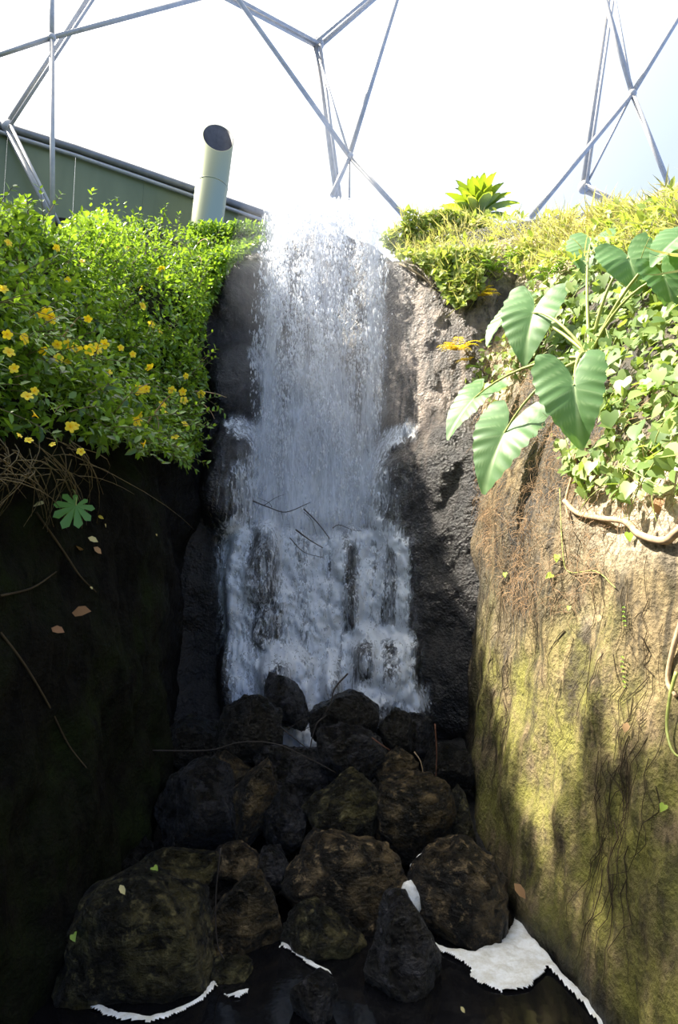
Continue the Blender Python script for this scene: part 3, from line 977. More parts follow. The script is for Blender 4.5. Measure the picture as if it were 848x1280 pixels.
# ------------------------------------------------------------------ water
STROKES = [  # px polyline, half width, strength
    ([(330, 640), (330, 860)], 34, 0.22),
    ([(385, 640), (392, 870)], 44, 0.52),
    ([(470, 670), (475, 880)], 36, 0.28),
    ([(296, 670), (312, 880)], 20, 0.45),
    ([(340, 610), (390, 620), (440, 612)], 40, 0.75),
    ([(300, 655), (326, 640)], 12, 0.6),
    ([(290, 530), (312, 534), (324, 556), (330, 600), (332, 650)], 9, 0.55),
    ([(510, 538), (486, 546), (466, 580), (456, 640)], 9, 0.6),
    ([(318, 440), (330, 460), (336, 520)], 8, 0.6),
    ([(455, 640), (480, 660), (500, 676)], 12, 0.6),
    ([(297, 660), (290, 690), (290, 740), (296, 800), (305, 870), (312, 900)], 13, 0.86),
    ([(308, 655), (300, 700), (306, 800), (330, 880)], 12, 0.65),
    ([(355, 655), (362, 720), (368, 790), (372, 850)], 18, 0.74),
    ([(400, 655), (396, 720), (400, 800), (396, 870), (376, 930)], 20, 0.80),
    ([(420, 670), (422, 720), (418, 790), (410, 850)], 10, 0.9),
    ([(445, 672), (462, 668), (480, 672)], 9, 0.95),
    ([(458, 675), (457, 730), (455, 790)], 10, 0.92),
    ([(478, 672), (474, 730), (466, 790)], 8, 0.75),
    ([(490, 676), (502, 690), (504, 740), (500, 790)], 8, 0.92),
    ([(436, 800), (460, 790), (490, 792), (508, 800)], 10, 0.95),
    ([(472, 795), (473, 840), (470, 880)], 7, 0.9),
    ([(506, 800), (508, 850), (512, 890)], 9, 0.9),
    ([(436, 800), (432, 840), (436, 880)], 9, 0.85),
    ([(440, 872), (470, 866), (500, 866), (516, 876)], 16, 0.9),
    ([(328, 830), (345, 812), (366, 820), (376, 850)], 12, 0.95),
    ([(325, 835), (322, 870), (330, 900)], 12, 0.7),
    ([(380, 860), (400, 890), (385, 925), (366, 930)], 18, 1.0),
    ([(330, 680), (332, 780)], 18, 0.30),
    ([(436, 690), (440, 780)], 14, 0.22),
    ([(488, 700), (488, 780)], 18, 0.35),
    ([(455, 830), (490, 830)], 22, 0.35),
    ([(330, 650), (400, 645), (450, 650)], 16, 0.7),
    ([(300, 540), (318, 540), (326, 600), (326, 650)], 8, 0.5),
    ([(500, 545), (478, 560), (458, 620), (450, 655)], 8, 0.6),
]


def flow_at(V, strokes=STROKES):
    px, py = project(V)
    d = np.zeros(len(V))
    for pl, hw, st in strokes:
        best = np.full(len(V), 1e9)
        for (x0, y0), (x1, y1) in zip(pl[:-1], pl[1:]):
            dx, dy = x1 - x0, y1 - y0
            q = np.clip(((px - x0) * dx + (py - y0) * dy) / (dx * dx + dy * dy + 1e-9), 0, 1)
            best = np.minimum(best, np.hypot(px - x0 - q * dx, py - y0 - q * dy))
        d = np.maximum(d, st * np.exp(-(best / hw) ** 2 * 0.7))
    return d


fall = empty('waterfall', at(400, 880, 9.0))
tag(fall, 'white waterfall dropping as spray then spreading over the rock steps', 'waterfall', kind='stuff')


def sheet_on_back(name, off, mat, z0, z1, x0, x1, strokes, smooth_k=0, wob=0.0):
    xs = np.arange(x0, x1, 0.024); zs = np.arange(z0, z1, 0.024)
    X, Z = np.meshgrid(xs, zs, indexing='ij')
    Yb = BACK(X, Z)
    if smooth_k: Yb = smooth2(Yb, smooth_k)
    Yw = Yb - off
    if wob:
        Yw = Yw - wob * np.array([[abs(mn.fractal(Vector((a * 13, b * 4.5, 1.7)), 0.7, 2.2, 4)) for b in zs] for a in xs])
    V_ = np.stack([X, Yw, Z], -1).reshape(-1, 3)
    fl = flow_at(V_, strokes)
    f_ = grid_faces(len(xs), len(zs))
    keep = fl[f_].max(1) > 0.05
    f_ = f_[keep][:, ::-1]
    me_ = np_mesh(name, V_, f_, True, {'flow': fl})
    bm = bmesh.new(); bm.from_mesh(me_)
    bmesh.ops.delete(bm, geom=[v for v in bm.verts if not v.link_faces], context='VERTS')
    bm.to_mesh(me_); bm.free()
    return tag(link(name, me_, mat, fall), kind='stuff')


sheet_on_back('cascade_film', 0.03, M['cascade_back'], 0.7, 6.4, -1.75, 1.35, STROKES)
sheet_on_back('cascade_foam', 0.06, M['cascade'], 0.6, 5.6, -1.75, 1.35, STROKES, 2, 0.07)

# free fall from the lip: parabola of the water, thin veils one behind another
def lip_Y(z):
    """Y of the falling water at height z"""
    h = np.clip(8.95 - np.asarray(z, float), 0, 9)
    return 10.45 - 0.42 * np.sqrt(h) - 0.02 * h


VEIL = [([(404, 240), (404, 300)], 52, 0.50), ([(402, 290), (398, 480)], 46, 0.55), ([(396, 480), (392, 640)], 46, 0.78),
        ([(345, 250), (340, 420), (345, 640)], 14, 0.65), ([(465, 270), (468, 420), (462, 520), (445, 650)], 14, 0.68),
        ([(335, 540), (338, 650)], 16, 0.85), ([(380, 520), (375, 640)], 30, 0.9), ([(430, 520), (425, 640)], 22, 0.8)]
for k, (dy, seed) in enumerate([(0.0, 1.0), (-0.22, 7.0)]):
    zs = np.arange(3.35, 9.05, 0.05); xs = np.arange(-1.75, 1.15, 0.05)
    X, Z = np.meshgrid(xs, zs, indexing='ij')
    Yv = np.minimum(lip_Y(Z) + dy, BACK(X, Z) - 0.05)
    Yv = Yv + np.array([[0.07 * mn.noise(Vector((a * 3 + seed, b * 0.6, seed))) for b in zs] for a in xs])
    V_ = np.stack([X, Yv, Z], -1).reshape(-1, 3)
    fl = flow_at(V_, VEIL)
    f_ = grid_faces(len(xs), len(zs))[:, ::-1]
    tag(link('veil', np_mesh('veil', V_, f_, True, {'flow': fl}), M['veil'], fall), kind='stuff')

# drops: little spindles stretched along the fall
OCT_V = np.array([(1, 0, 0), (0, 1, 0), (-1, 0, 0), (0, -1, 0), (0, 0, 1.0), (0, 0, -1.0)], float)
OCT_F = np.array([(0, 1, 4), (1, 2, 4), (2, 3, 4), (3, 0, 4), (1, 0, 5), (2, 1, 5), (3, 2, 5), (0, 3, 5)])


def drops_mesh(name, P, r, l):
    n = len(P)
    sc = np.stack([r, r, l], 1)
    V_ = (P[:, None, :] + OCT_V[None] * sc[:, None, :]).reshape(-1, 3)
    f_ = (OCT_F[None] + (np.arange(n) * 6)[:, None, None]).reshape(-1, 3)
    return np_mesh(name, V_, f_, True)


def clumpy(P, s, zs, seed):
    return np.array([mn.fractal(Vector((p[0] * s + seed, p[1] * s, p[2] * zs)), 1.0, 2.0, 3) for p in P])


N = 84000
z = 3.6 + 5.4 * RNG.random(N) ** 0.85
xl = np.interp(z, [3.5, 5, 7, 9.0], [-1.28, -1.30, -1.38, -1.18])
xr = np.interp(z, [3.5, 4.5, 5.5, 7, 9.0], [0.46, 0.52, 0.70, 0.84, 0.74])
x = xl + (xr - xl) * RNG.random(N)
y = lip_Y(z) - 0.45 * RNG.random(N) + 0.05
P = np.stack([x, y, z], 1)
cl = clumpy(P, 5.0, 0.9, 3.0) + 0.6 * clumpy(P, 12.0, 3.0, 8.0)
edge = np.minimum(x - xl, xr - x)
keep = (cl + RNG.normal(0, 0.20, N) > 0.20) & (RNG.random(N) < np.clip(edge / 0.40, 0.04, 1))
P = P[keep]
n = len(P)
r = 0.0038 + 0.0125 * RNG.random(n) ** 3.2
l = r * (2.0 + 2.6 * RNG.random(n))
tag(link('falling_drops', drops_mesh('falling_drops', P, r, l), M['drops'], fall), kind='stuff')

# splash drops on the cascade
N = 26000
P = np.stack([RNG.uniform(-1.7, 1.2, N), np.zeros(N), RNG.uniform(0.7, 3.9, N)], 1)
P[:, 1] = BACK(P[:, 0], P[:, 2]) - 0.05 - 0.14 * RNG.random(N)
fl = flow_at(P)
cl = clumpy(P, 7.0, 4.0, 1.0)
P = P[(RNG.random(N) < (fl - 0.45)) & (cl + RNG.normal(0, 0.15, N) > 0.12)]
n = len(P)
r = 0.003 + 0.007 * RNG.random(n) ** 2
tag(link('splash_drops', drops_mesh('splash_drops', P, r, r * (1.0 + 1.6 * RNG.random(n))), M['drops'], fall), kind='stuff')

# mist around the fall: nested thin clouds
m, t, out = mat_new('mist')
vsn = nd(t, 'ShaderNodeVolumeScatter'); vsn.inputs['Color'].default_value = (0.93, 0.95, 1.0, 1)
vsn.inputs['Density'].default_value = 0.055; vsn.inputs['Anisotropy'].default_value = 0.2
t.links.new(vsn.outputs[0], out.inputs['Volume'])
M['mist'] = m


def mist(c, r):
    bm = bmesh.new()
    bmesh.ops.create_uvsphere(bm, u_segments=20, v_segments=12, radius=1.0)
    for v_ in bm.verts: v_.co = Vector((v_.co.x * r[0], v_.co.y * r[1], v_.co.z * r[2])) + c
    me_ = bpy.data.meshes.new('mist'); bm.to_mesh(me_); bm.free()
    tag(link('mist', me_, M['mist'], fall), kind='stuff')


mist(Vector((-0.3, 9.2, 5.4)), (1.5, 0.9, 4.6))
mist(Vector((-0.3, 9.1, 4.2)), (1.2, 0.6, 2.4))

# ------------------------------------------------------------------ leaf scattering
def frames(dirs, ups):
    """rows: leaf axis (length), side, normal"""
    d = dirs / np.linalg.norm(dirs, axis=1, keepdims=True)
    s = np.cross(d, ups); s /= (np.linalg.norm(s, axis=1, keepdims=True) + 1e-9)
    n_ = np.cross(s, d)
    return d, s, n_


def scatter(name, tV, tF, pos, dirs, ups, size, tint, width=None):
    d, s, n_ = frames(dirs, ups)
    w = size if width is None else size * width
    Vv = (pos[:, None, :] + d[:, None, :] * (tV[None, :, 0:1] * size[:, None, None])
          + s[:, None, :] * (tV[None, :, 1:2] * w[:, None, None]) + n_[:, None, :] * (tV[None, :, 2:3] * size[:, None, None]))
    k = len(tV)
    f_ = (tF[None] + (np.arange(len(pos)) * k)[:, None, None]).reshape(-1, tF.shape[1])
    return np_mesh(name, Vv.reshape(-1, 3), f_, True, {'tint': np.repeat(tint, k)})


# oval leaf: axis x, side y, normal z
LEAF_V = np.array([(0, 0, 0), (0.28, 0.20, 0.05), (0.28, 0, 0.0), (0.28, -0.20, 0.05), (0.65, 0.19, 0.03), (0.65, 0, -0.03), (0.65, -0.19, 0.03), (1, 0, -0.10)], float)
LEAF_F = np.array([(0, 2, 1), (0, 3, 2), (1, 2, 4), (2, 5, 4), (2, 3, 6), (2, 6, 5), (4, 5, 7), (5, 6, 7)])
# heart leaf
HEART_V = np.array([(0, 0, 0), (-0.14, 0.20, 0.02), (-0.10, 0.38, 0.05), (0.18, 0.48, 0.06), (0.52, 0.33, 0.03), (0.78, 0.14, -0.03), (1, 0, -0.10),
                    (0.78, -0.14, -0.03), (0.52, -0.33, 0.03), (0.18, -0.48, 0.06), (-0.10, -0.38, 0.05), (-0.14, -0.20, 0.02), (0.45, 0, -0.02)], float)
HEART_F = np.array([(0, 1, 2), (0, 2, 3), (0, 3, 12), (3, 4, 12), (4, 5, 12), (5, 6, 12), (6, 7, 12), (7, 8, 12), (8, 9, 12), (9, 0, 12), (9, 10, 0), (10, 11, 0)])[:, ::-1]
BLADE_V = np.array([(0, 0.5, 0), (0, -0.5, 0), (0.4, 0.42, 0.06), (0.4, -0.42, 0.06), (0.75, 0.25, 0.0), (0.75, -0.25, 0.0), (1, 0, -0.14)], float)
BLADE_F = np.array([(0, 1, 3), (0, 3, 2), (2, 3, 5), (2, 5, 4), (4, 5, 6)])


def single(V_, F_, name, tint=0.5):
    return np_mesh(name, V_, F_, True, {'tint': np.full(len(V_), tint)})


def place(o, pos, d, up, size, width=1.0):
    d = Vector(d).normalized(); s = d.cross(Vector(up)).normalized(); n_ = s.cross(d)
    mm = Matrix(((d.x * size, s.x * size * width, n_.x * size, 0), (d.y * size, s.y * size * width, n_.y * size, 0), (d.z * size, s.z * size * width, n_.z * size, 0), (0, 0, 0, 1)))
    mm.translation = Vector(pos)
    return mm


def child(name, me, mat, parent, mm):
    o_ = bpy.data.objects.new(name, me)
    COL.objects.link(o_)
    if len(me.materials) == 0: me.materials.append(mat)
    o_.parent = parent
    o_.matrix_parent_inverse = Matrix.Translation(-parent.location)
    o_.matrix_basis = mm
    return o_


def normals_side(Yv, zv, Fl, sgn):
    e_ = 0.12
    dY = (Fl(Yv + e_, zv) - Fl(Yv - e_, zv)) / (2 * e_); dz = (Fl(Yv, zv + e_) - Fl(Yv, zv - e_)) / (2 * e_)
    n_ = np.stack([-sgn * np.ones_like(Yv), dY, dz], 1)      # outwards, towards the gorge
    return n_ / np.linalg.norm(n_, axis=1, keepdims=True)


# ------------------------------------------------------------------ flowering shrub on the left bank
BUSH = [(-400, 250), (-60, 270), (20, 255), (60, 285), (120, 262), (180, 268), (240, 268), (300, 280), (332, 280), (328, 300), (300, 316), (276, 345),
        (258, 392), (250, 430), (254, 500), (248, 560), (225, 575), (150, 560), (90, 555), (0, 540), (-120, 580), (-400, 640)]
shrub = empty('flowering_shrub', (-2.9, 7.0, 4.6))
tag(shrub, 'large leafy green shrub with yellow trumpet flowers spilling over the left cliff', 'shrub')


def ragged(px, py, poly, amp=16):
    w = np.array([mn.noise_vector(Vector((a * .05, b * .05, 3.0)))[:2] for a, b in zip(px, py)]) * amp if len(px) else np.zeros((0, 2))
    return inside(px + w[:, 0], py + w[:, 1], poly)


def sample_side(n, Fl, sgn, poly, ylo, yhi, zlo, zhi, thick, power=1.0):
    Yv = RNG.uniform(ylo, yhi, n); zv = RNG.uniform(zlo, zhi, n)
    nn = normals_side(Yv, zv, Fl, sgn)
    P_ = np.stack([sgn * Fl(Yv, zv), Yv, zv], 1)
    cl_ = np.array([mn.fractal(Vector((p[0] * 1.6, p[1] * 1.6, p[2] * 1.6)), 1.0, 2.0, 3) for p in P_])
    th = thick * (0.75 + 0.55 * cl_)
    u = RNG.random(n) ** power
    P_ = P_ + nn * (th * u)[:, None]
    px, py = project(P_)
    k = ragged(px, py, poly)
    return P_[k], nn[k], u[k], cl_[k]


P, NN, U_, CL = sample_side(76000, LEFT, -1, BUSH, 2.6, 10.9, 3.5, 8.9, 0.62, 0.55)
# the shrub also hangs over the head of the back rock face
BK = [(236, 262), (334, 276), (332, 300), (318, 306), (300, 320), (278, 346), (258, 400), (240, 420)]
m_ = 26000
xb = RNG.uniform(-3.0, -0.9, m_); zb = RNG.uniform(6.0, 9.0, m_); ub = RNG.random(m_) ** .6
Pb = np.stack([xb, np.minimum(BACK(xb, zb), 11.2) - 0.40 * ub - .02, zb], 1)
pxb, pyb = project(Pb); kb = inside(pxb, pyb, BK)
P = np.vstack([P, Pb[kb]]); NN = np.vstack([NN, np.tile([0.25, -.85, .45], (kb.sum(), 1))]); U_ = np.concatenate([U_, ub[kb]])
n = len(P)
rd = RNG.normal(0, 1, (n, 3))
dirs = NN * 0.5 + rd * 0.75 + np.array([0, 0, -0.25])
ups = NN * 0.6 + RNG.normal(0, 0.45, (n, 3)) + np.array([0, 0, 0.7])
size = RNG.uniform(0.055, 0.115, n)
tint = np.clip(RNG.beta(1.4, 2.2, n) + 0.25 * np.clip((P[:, 2] - 5.0) / 1.2, 0, 1) * U_, 0, 1)  # outer leaves high up tinted lighter, sunlight painted into the leaf colour
order = np.argsort(-U_)
big = order[:1200][RNG.permutation(1200)[:240]]
mask = np.ones(n, bool); mask[big] = False
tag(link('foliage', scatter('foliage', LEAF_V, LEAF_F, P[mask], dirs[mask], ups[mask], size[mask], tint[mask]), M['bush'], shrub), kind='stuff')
leaf_me = [single(LEAF_V, LEAF_F, 'leaf', q) for q in (0.1, 0.35, 0.6, 0.9)]
for i in big:
    child('leaf', leaf_me[i % 4], M['bush'], shrub, place(None, P[i] + NN[i] * 0.02, dirs[i], ups[i], size[i] * 1.15))

# shoots standing out of the shrub, with leaf pairs
sh = Tubes(); sp, sd, su, ss, stt = [], [], [], [], []
Q, QN, QU, _ = sample_side(2600, LEFT, -1, BUSH, 3.2, 10.6, 3.6, 8.4, 0.62, 0.15)
for i in range(min(330, len(Q))):
    p0 = Vector(Q[i]); nn = Vector(QN[i])
    L_ = random.uniform(0.15, 0.42)
    dr = (nn * 0.6 + Vector((random.gauss(0, .3), random.gauss(0, .3), 0.75 if Q[i][2] > 5.2 else random.uniform(-0.7, 0.4)))).normalized()
    p2 = p0 + dr * L_ + Vector((0, 0, -0.05))
    pts = bez(p0 - dr * 0.1, p0 + dr * L_ * 0.6, p2, 6)
    sh.add(pts, 0.0045, 0.002, 4)
    for q in range(1, 6):
        for sgn in (-1, 1):
            sdv = dr.cross(Vector((random.gauss(0, 1), random.gauss(0, 1), random.gauss(0, 1)))).normalized() * sgn
            sp.append(pts[q]); sd.append(sdv * 0.8 + dr * 0.6); su.append(dr * 0.4 + Vector((0, -.3, 0.7))); ss.append(random.uniform(0.05, 0.085)); stt.append(random.uniform(0.35, 1.0))
tag(link('shoot_stems', sh.mesh('shoot_stems'), M['stem_brown'], shrub), kind='stuff')
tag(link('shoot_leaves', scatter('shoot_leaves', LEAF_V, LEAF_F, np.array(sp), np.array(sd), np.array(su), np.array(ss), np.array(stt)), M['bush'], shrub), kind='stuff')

# flowers: five overlapping petals round a short trumpet
def flower_mesh():
    V_, F_ = [], []
    for k in range(5):
        a = 2 * math.pi * k / 5
        ca, sa = math.cos(a), math.sin(a)
        tx, ty = -sa, ca
        b = len(V_)
        for r_, w_, h_ in ((0.10, 0.10, 0.0), (0.30, 0.30, 0.16), (0.62, 0.40, 0.28), (0.92, 0.26, 0.22)):
            for sg, tw in ((-1, 0.05), (1, -0.05)):
                V_.append((ca * r_ + tx * w_ * sg, sa * r_ + ty * w_ * sg, h_ + tw))
        V_.append((ca * 1.0, sa * 1.0, 0.16))
        for q in range(3):
            F_.append((b + 2 * q, b + 2 * q + 1, b + 2 * q + 3)); F_.append((b + 2 * q, b + 2 * q + 3, b + 2 * q + 2))
        F_.append((b + 6, b + 7, b + 8))
    b = len(V_)
    for r_, h_ in ((0.16, 0.06), (0.08, -0.5)):
        for k in range(8):
            a = 2 * math.pi * k / 8
            V_.append((math.cos(a) * r_, math.sin(a) * r_, h_))
    for k in range(8):
        F_.append((b + k, b + (k + 1) % 8, b + 8 + (k + 1) % 8)); F_.append((b + k, b + 8 + (k + 1) % 8, b + 8 + k))
    V_ = np.array(V_)
    return np_mesh('flower', V_, np.array(F_), True, {'tint': np.clip(np.hypot(V_[:, 0], V_[:, 1]), 0, 1)})


fl_me = flower_mesh()
FLOWERS = [(59, 392, 8), (63, 397, 8), (48, 394, 5), (29, 423, 8), (9, 418, 6), (11, 441, 7), (4, 362, 6), (54, 438, 6), (72, 431, 6), (85, 431, 7), (92, 435, 8), (98, 438, 6), (112, 437, 7), (121, 436, 7), (131, 430, 6),
           (73, 448, 6), (85, 453, 5), (18, 461, 6), (34, 496, 7), (43, 489, 5), (43, 519, 6), (88, 534, 7), (94, 533, 5), (36, 551, 5), (66, 556, 4), (101, 565, 5), (178, 383, 5), (189, 406, 5), (200, 415, 4), (110, 398, 5), (166, 443, 4), (186, 458, 6), (135, 466, 5),
           (173, 487, 7), (183, 486, 5), (203, 506, 5), (205, 515, 5), (215, 488, 5), (229, 490, 5), (230, 501, 5), (252, 493, 5), (171, 526, 7), (174, 520, 6), (179, 555, 6), (231, 531, 5), (219, 547, 5), (232, 470, 4),
           (70, 310, 5), (10, 304, 5), (84, 351, 5), (202, 337, 5), (103, 327, 4), (177, 361, 4), (151, 435, 4), (24, 545, 4), (160, 310, 4)]
for (px, py, rr) in FLOWERS:
    p_ = hit(px, py, 0.66, 'L')
    d_ = (CAM - p_).normalized()
    ax_ = (d_ * 0.7 + Vector((random.gauss(0.2, .35), random.gauss(0, .3), random.gauss(0.25, .4)))).normalized()
    s_ = rr * p_.y / F_PX * 1.15
    mm = ax_.to_track_quat('Z', 'Y').to_matrix().to_4x4() @ Matrix.Rotation(random.random() * 6, 4, 'Z') @ Matrix.Scale(s_, 4)
    mm.translation = p_ + d_ * 0.04
    child('flower', fl_me, M['flower'], shrub, mm)
# dry hanging stems under the shrub
T = Tubes()
for _ in range(70):
    px = random.uniform(-20, 110); p0 = hit(px, random.uniform(545, 600), 0.35, 'L')
    p2 = hit(px + random.gauss(0, 45), random.uniform(590, 665), 0.05, 'L')
    T.add(bez(p0, (p0 + p2) / 2 + Vector((random.gauss(0.1, .1), random.gauss(0, .1), 0.08)), p2, 6), 0.004, 0.002, 4)
tag(link('dry_stems', T.mesh('dry_stems'), M['stem_brown'], shrub), kind='stuff')
bs = Tubes()
for _ in range(26):
    p0 = Vector(Q[random.randrange(len(Q))]); p1 = p0 + Vector((random.gauss(.1, .2), random.gauss(0, .25), random.gauss(-.1, .2)))
    bs.add(bez(p0, (p0 + p1) / 2 + Vector((.05, 0, .1)), p1, 6), 0.008, 0.004, 5)
tag(link('branches', bs.mesh('branches'), M['root'], shrub), kind='stuff')


# tree on the left bank just outside the picture; its crown dapples the lower right cliff
tree = empty('shade_tree', (-5.6, 5.6, 5.6))
tag(tree, 'tree standing on the left bank beside the flowering shrub', 'tree')
T = Tubes(); T.add(spline([(-5.6, 5.6, 5.4), (-5.5, 5.6, 7.2), (-5.2, 5.5, 8.8), (-4.9, 5.4, 9.8)], 5), .14, .05, 8)
for q in range(9):
    a = q * 2.4
    T.add(bez((-5.3, 5.5, 8.0 + q * .15), (-5.1 + .5 * math.cos(a), 5.5 + .4 * math.sin(a), 8.7 + q * .1), (-5.0 + 1.1 * math.cos(a), 5.5 + 1.0 * math.sin(a), 9.0 + q * .12), 6), .04, .01, 5)
link('trunk', T.mesh('trunk'), M['stem_brown'], tree)
nt_ = 5200
v_ = RNG.normal(0, 1, (nt_, 3)); v_ /= np.linalg.norm(v_, axis=1, keepdims=True)
Pt = np.array([-5.0, 5.4, 9.3]) + v_ * (RNG.random(nt_) ** .45)[:, None] * np.array([1.15, 1.35, 0.95])
Pt = Pt[clumpy(Pt, 1.6, 1.6, 2.0) > -0.05]
n = len(Pt)
tag(link('crown', scatter('crown', LEAF_V, LEAF_F, Pt, RNG.normal(0, 1, (n, 3)), RNG.normal(0, .5, (n, 3)) + [0, 0, 1], RNG.uniform(.10, .18, n), RNG.random(n)), M['bush'], tree), kind='stuff')

# ------------------------------------------------------------------ right bank
CREST = [(470, 290), (500, 268), (540, 262), (600, 262), (660, 268), (700, 262), (760, 258), (820, 240), (900, 230), (1050, 230)]
# long grass on the crest
GR = CREST + [(1050, 330), (848, 330), (760, 318), (700, 330), (650, 345), (600, 350), (560, 352), (525, 335), (500, 315)]
P, NN, U_, CL = sample_side(34000, RIGHT, 1, [(x, y + (8 if i < len(CREST) else 0)) for i, (x, y) in enumerate(GR)], 4.0, 11.2, 5.0, 9.1, 0.30, 1.0)
n = len(P)
lean = clumpy(P, 1.3, 1.3, 4.0)
tall = np.clip(1 + 0.9 * clumpy(P, 1.0, 1.0, 9.0), .45, 1.9)
dirs = NN * 0.45 + np.stack([-0.15 + lean * 1.6 + RNG.normal(0, .75, n), RNG.normal(-0.1, .6, n), 0.42 + RNG.normal(0, .5, n)], 1)
tagr = link('long_grass', scatter('long_grass', BLADE_V, BLADE_F, P, dirs, RNG.normal(0, 1, (n, 3)), RNG.uniform(0.10, 0.30, n) * tall, np.clip(RNG.beta(1.4, 1.6, n) + lean * .45, 0, 1), RNG.uniform(0.03, .08, n)), M['grass'])
tag(tagr, 'mass of yellow green long grass along the crest of the right bank', 'grass', kind='stuff')
# leafy undergrowth among the grass
P, NN, U_, CL = sample_side(16000, RIGHT, 1, GR, 4.0, 11.2, 5.0, 9.1, 0.34, 0.5)
P = P[CL > -0.15]; NN = NN[CL > -0.15]
n = len(P)
tag(link('undergrowth', scatter('undergrowth', LEAF_V, LEAF_F, P, NN * .4 + RNG.normal(0, .8, (n, 3)), NN + RNG.normal(0, .5, (n, 3)) + [0, 0, .6], RNG.uniform(.06, .15, n), RNG.beta(2, 2, n)), M['under']),
    'low leafy undergrowth between the long grass on the right bank', 'undergrowth', kind='stuff')

HD = [(476, 296), (500, 264), (560, 256), (610, 262), (606, 360), (566, 384), (548, 356), (520, 322), (494, 314)]
m_ = 16000
xb = RNG.uniform(0.4, 2.8, m_); zb = RNG.uniform(6.4, 9.15, m_); ub = RNG.random(m_) ** .7
Pb = np.stack([xb, np.minimum(BACK(xb, zb), 11.0) - 0.32 * ub - .02, zb], 1)
kb = ragged(*project(Pb), HD); Pb = Pb[kb]; n = len(Pb)
h_ = n * 2 // 3
tag(link('undergrowth', scatter('undergrowth', HEART_V, HEART_F, Pb[:h_], np.array([-.1, -.3, -.3]) + RNG.normal(0, .6, (h_, 3)), np.array([-.2, -.8, .7]) + RNG.normal(0, .4, (h_, 3)), RNG.uniform(.05, .12, h_), RNG.beta(2, 2, h_)), M['under']),
    'pale leafy growth hanging over the rock just right of the fall top', 'undergrowth', kind='stuff')
tag(link('long_grass', scatter('long_grass', BLADE_V, BLADE_F, Pb[h_:], np.array([-.2, -.3, .4]) + RNG.normal(0, .6, (n - h_, 3)), RNG.normal(0, 1, (n - h_, 3)), RNG.uniform(.10, .30, n - h_), RNG.beta(2, 2, n - h_), np.full(n - h_, .05)), M['grass']),
    'tufts of yellowish grass at the head of the rock right of the fall', 'grass', kind='stuff')

# dry root and stem mat hanging on the slope
MAT_ = [(545, 372), (600, 360), (660, 420), (730, 460), (860, 470), (950, 480), (950, 660), (848, 630), (780, 650), (760, 720), (700, 790), (640, 760), (610, 700), (600, 620), (575, 540), (556, 470)]
T = Tubes()
P, NN, U_, CL = sample_side(17000, RIGHT, 1, MAT_, 3.6, 9.8, 2.4, 7.5, 0.10, 1.0)
for i in range(min(len(P), 3400)):
    p0 = Vector(P[i]); L_ = random.uniform(.04, .20)
    p2 = p0 + Vector((random.gauss(-.03, .05), random.gauss(0, .11), -L_ if random.random() < .5 else random.gauss(0, .10)))
    x_ = float(RIGHT(p2.y, p2.z)) - random.uniform(.01, .07); p2.x = min(p2.x, x_)
    T.add(bez(p0, (p0 + p2) / 2 + Vector((-.05, random.gauss(0, .06), .03)), p2, 4), random.uniform(.0014, .0036), .0012, 3)
tag(link('root_mat', T.mesh('root_mat'), M['drymat']), 'tangle of dry brown roots and dead stems on the right slope', 'roots', kind='stuff')
# fine dark rootlets down the right cliff
T = Tubes()
for _ in range(120):
    px, py = random.choice([(random.uniform(600, 720), random.uniform(660, 800)), (random.uniform(700, 848), random.uniform(690, 1000)), (random.uniform(745, 790), random.uniform(900, 1100)), (random.uniform(600, 640), random.uniform(700, 900))])
    p0 = hit(px, py, 0.015, 'R')
    pts = [p0]
    for q in range(random.randint(4, 9)):
        a = pts[-1] + Vector((0, random.gauss(0, .05), -random.uniform(.05, .13)))
        a.x = float(RIGHT(a.y, a.z)) - 0.012
        pts.append(a)
    if pts[-1].z < 0.05: continue
    T.add(pts, random.uniform(.002, .0045), .0015, 4)
tag(link('cliff_rootlets', T.mesh('cliff_rootlets'), M['rootlet']), 'fine dark rootlets trailing down the mossy right cliff', 'roots', kind='stuff')

# creeper: heart leaves picked out one by one
creeper = empty('creeper_vine', hit(790, 520, .1, 'R'))
tag(creeper, 'pale green creeper with heart shaped leaves covering the right slope', 'creeper')
CR = [(640, 400), (660, 350), (720, 330), (780, 320), (848, 320), (940, 320), (940, 640), (848, 610), (780, 620), (700, 590), (690, 540), (740, 560), (760, 500), (690, 480), (650, 450)]
P, NN, U_, CL = sample_side(9500, RIGHT, 1, CR, 3.4, 9.6, 3.0, 8.2, 0.30, 0.7)
hm = [single(HEART_V, HEART_F, 'leaf', q) for q in (0.1, 0.4, 0.65, 0.9)]
nleaf = min(len(P), 285)
for i in range(nleaf):
    d_ = Vector((random.gauss(-.25, .4), random.gauss(-.2, .4), -0.8 + random.gauss(0, .35)))
    child('leaf', hm[i % 4], M['creeper'], creeper, place(None, P[i], d_, Vector(NN[i]) + Vector((0, -.4, .5)) + Vector((random.gauss(0, .3), random.gauss(0, .3), random.gauss(0, .3))), random.uniform(.09, .19)))
rest = slice(nleaf, len(P))
n = len(P[rest])
tag(link('small_leaves', scatter('small_leaves', HEART_V, HEART_F, P[rest], np.stack([RNG.normal(-.2, .5, n), RNG.normal(-.2, .5, n), RNG.normal(-.6, .4, n)], 1), NN[rest] + RNG.normal(0, .4, (n, 3)) + [0, -.3, .5], RNG.uniform(.05, .12, n), RNG.beta(2, 2, n)), M['creeper'], creeper), kind='stuff')
T = Tubes()
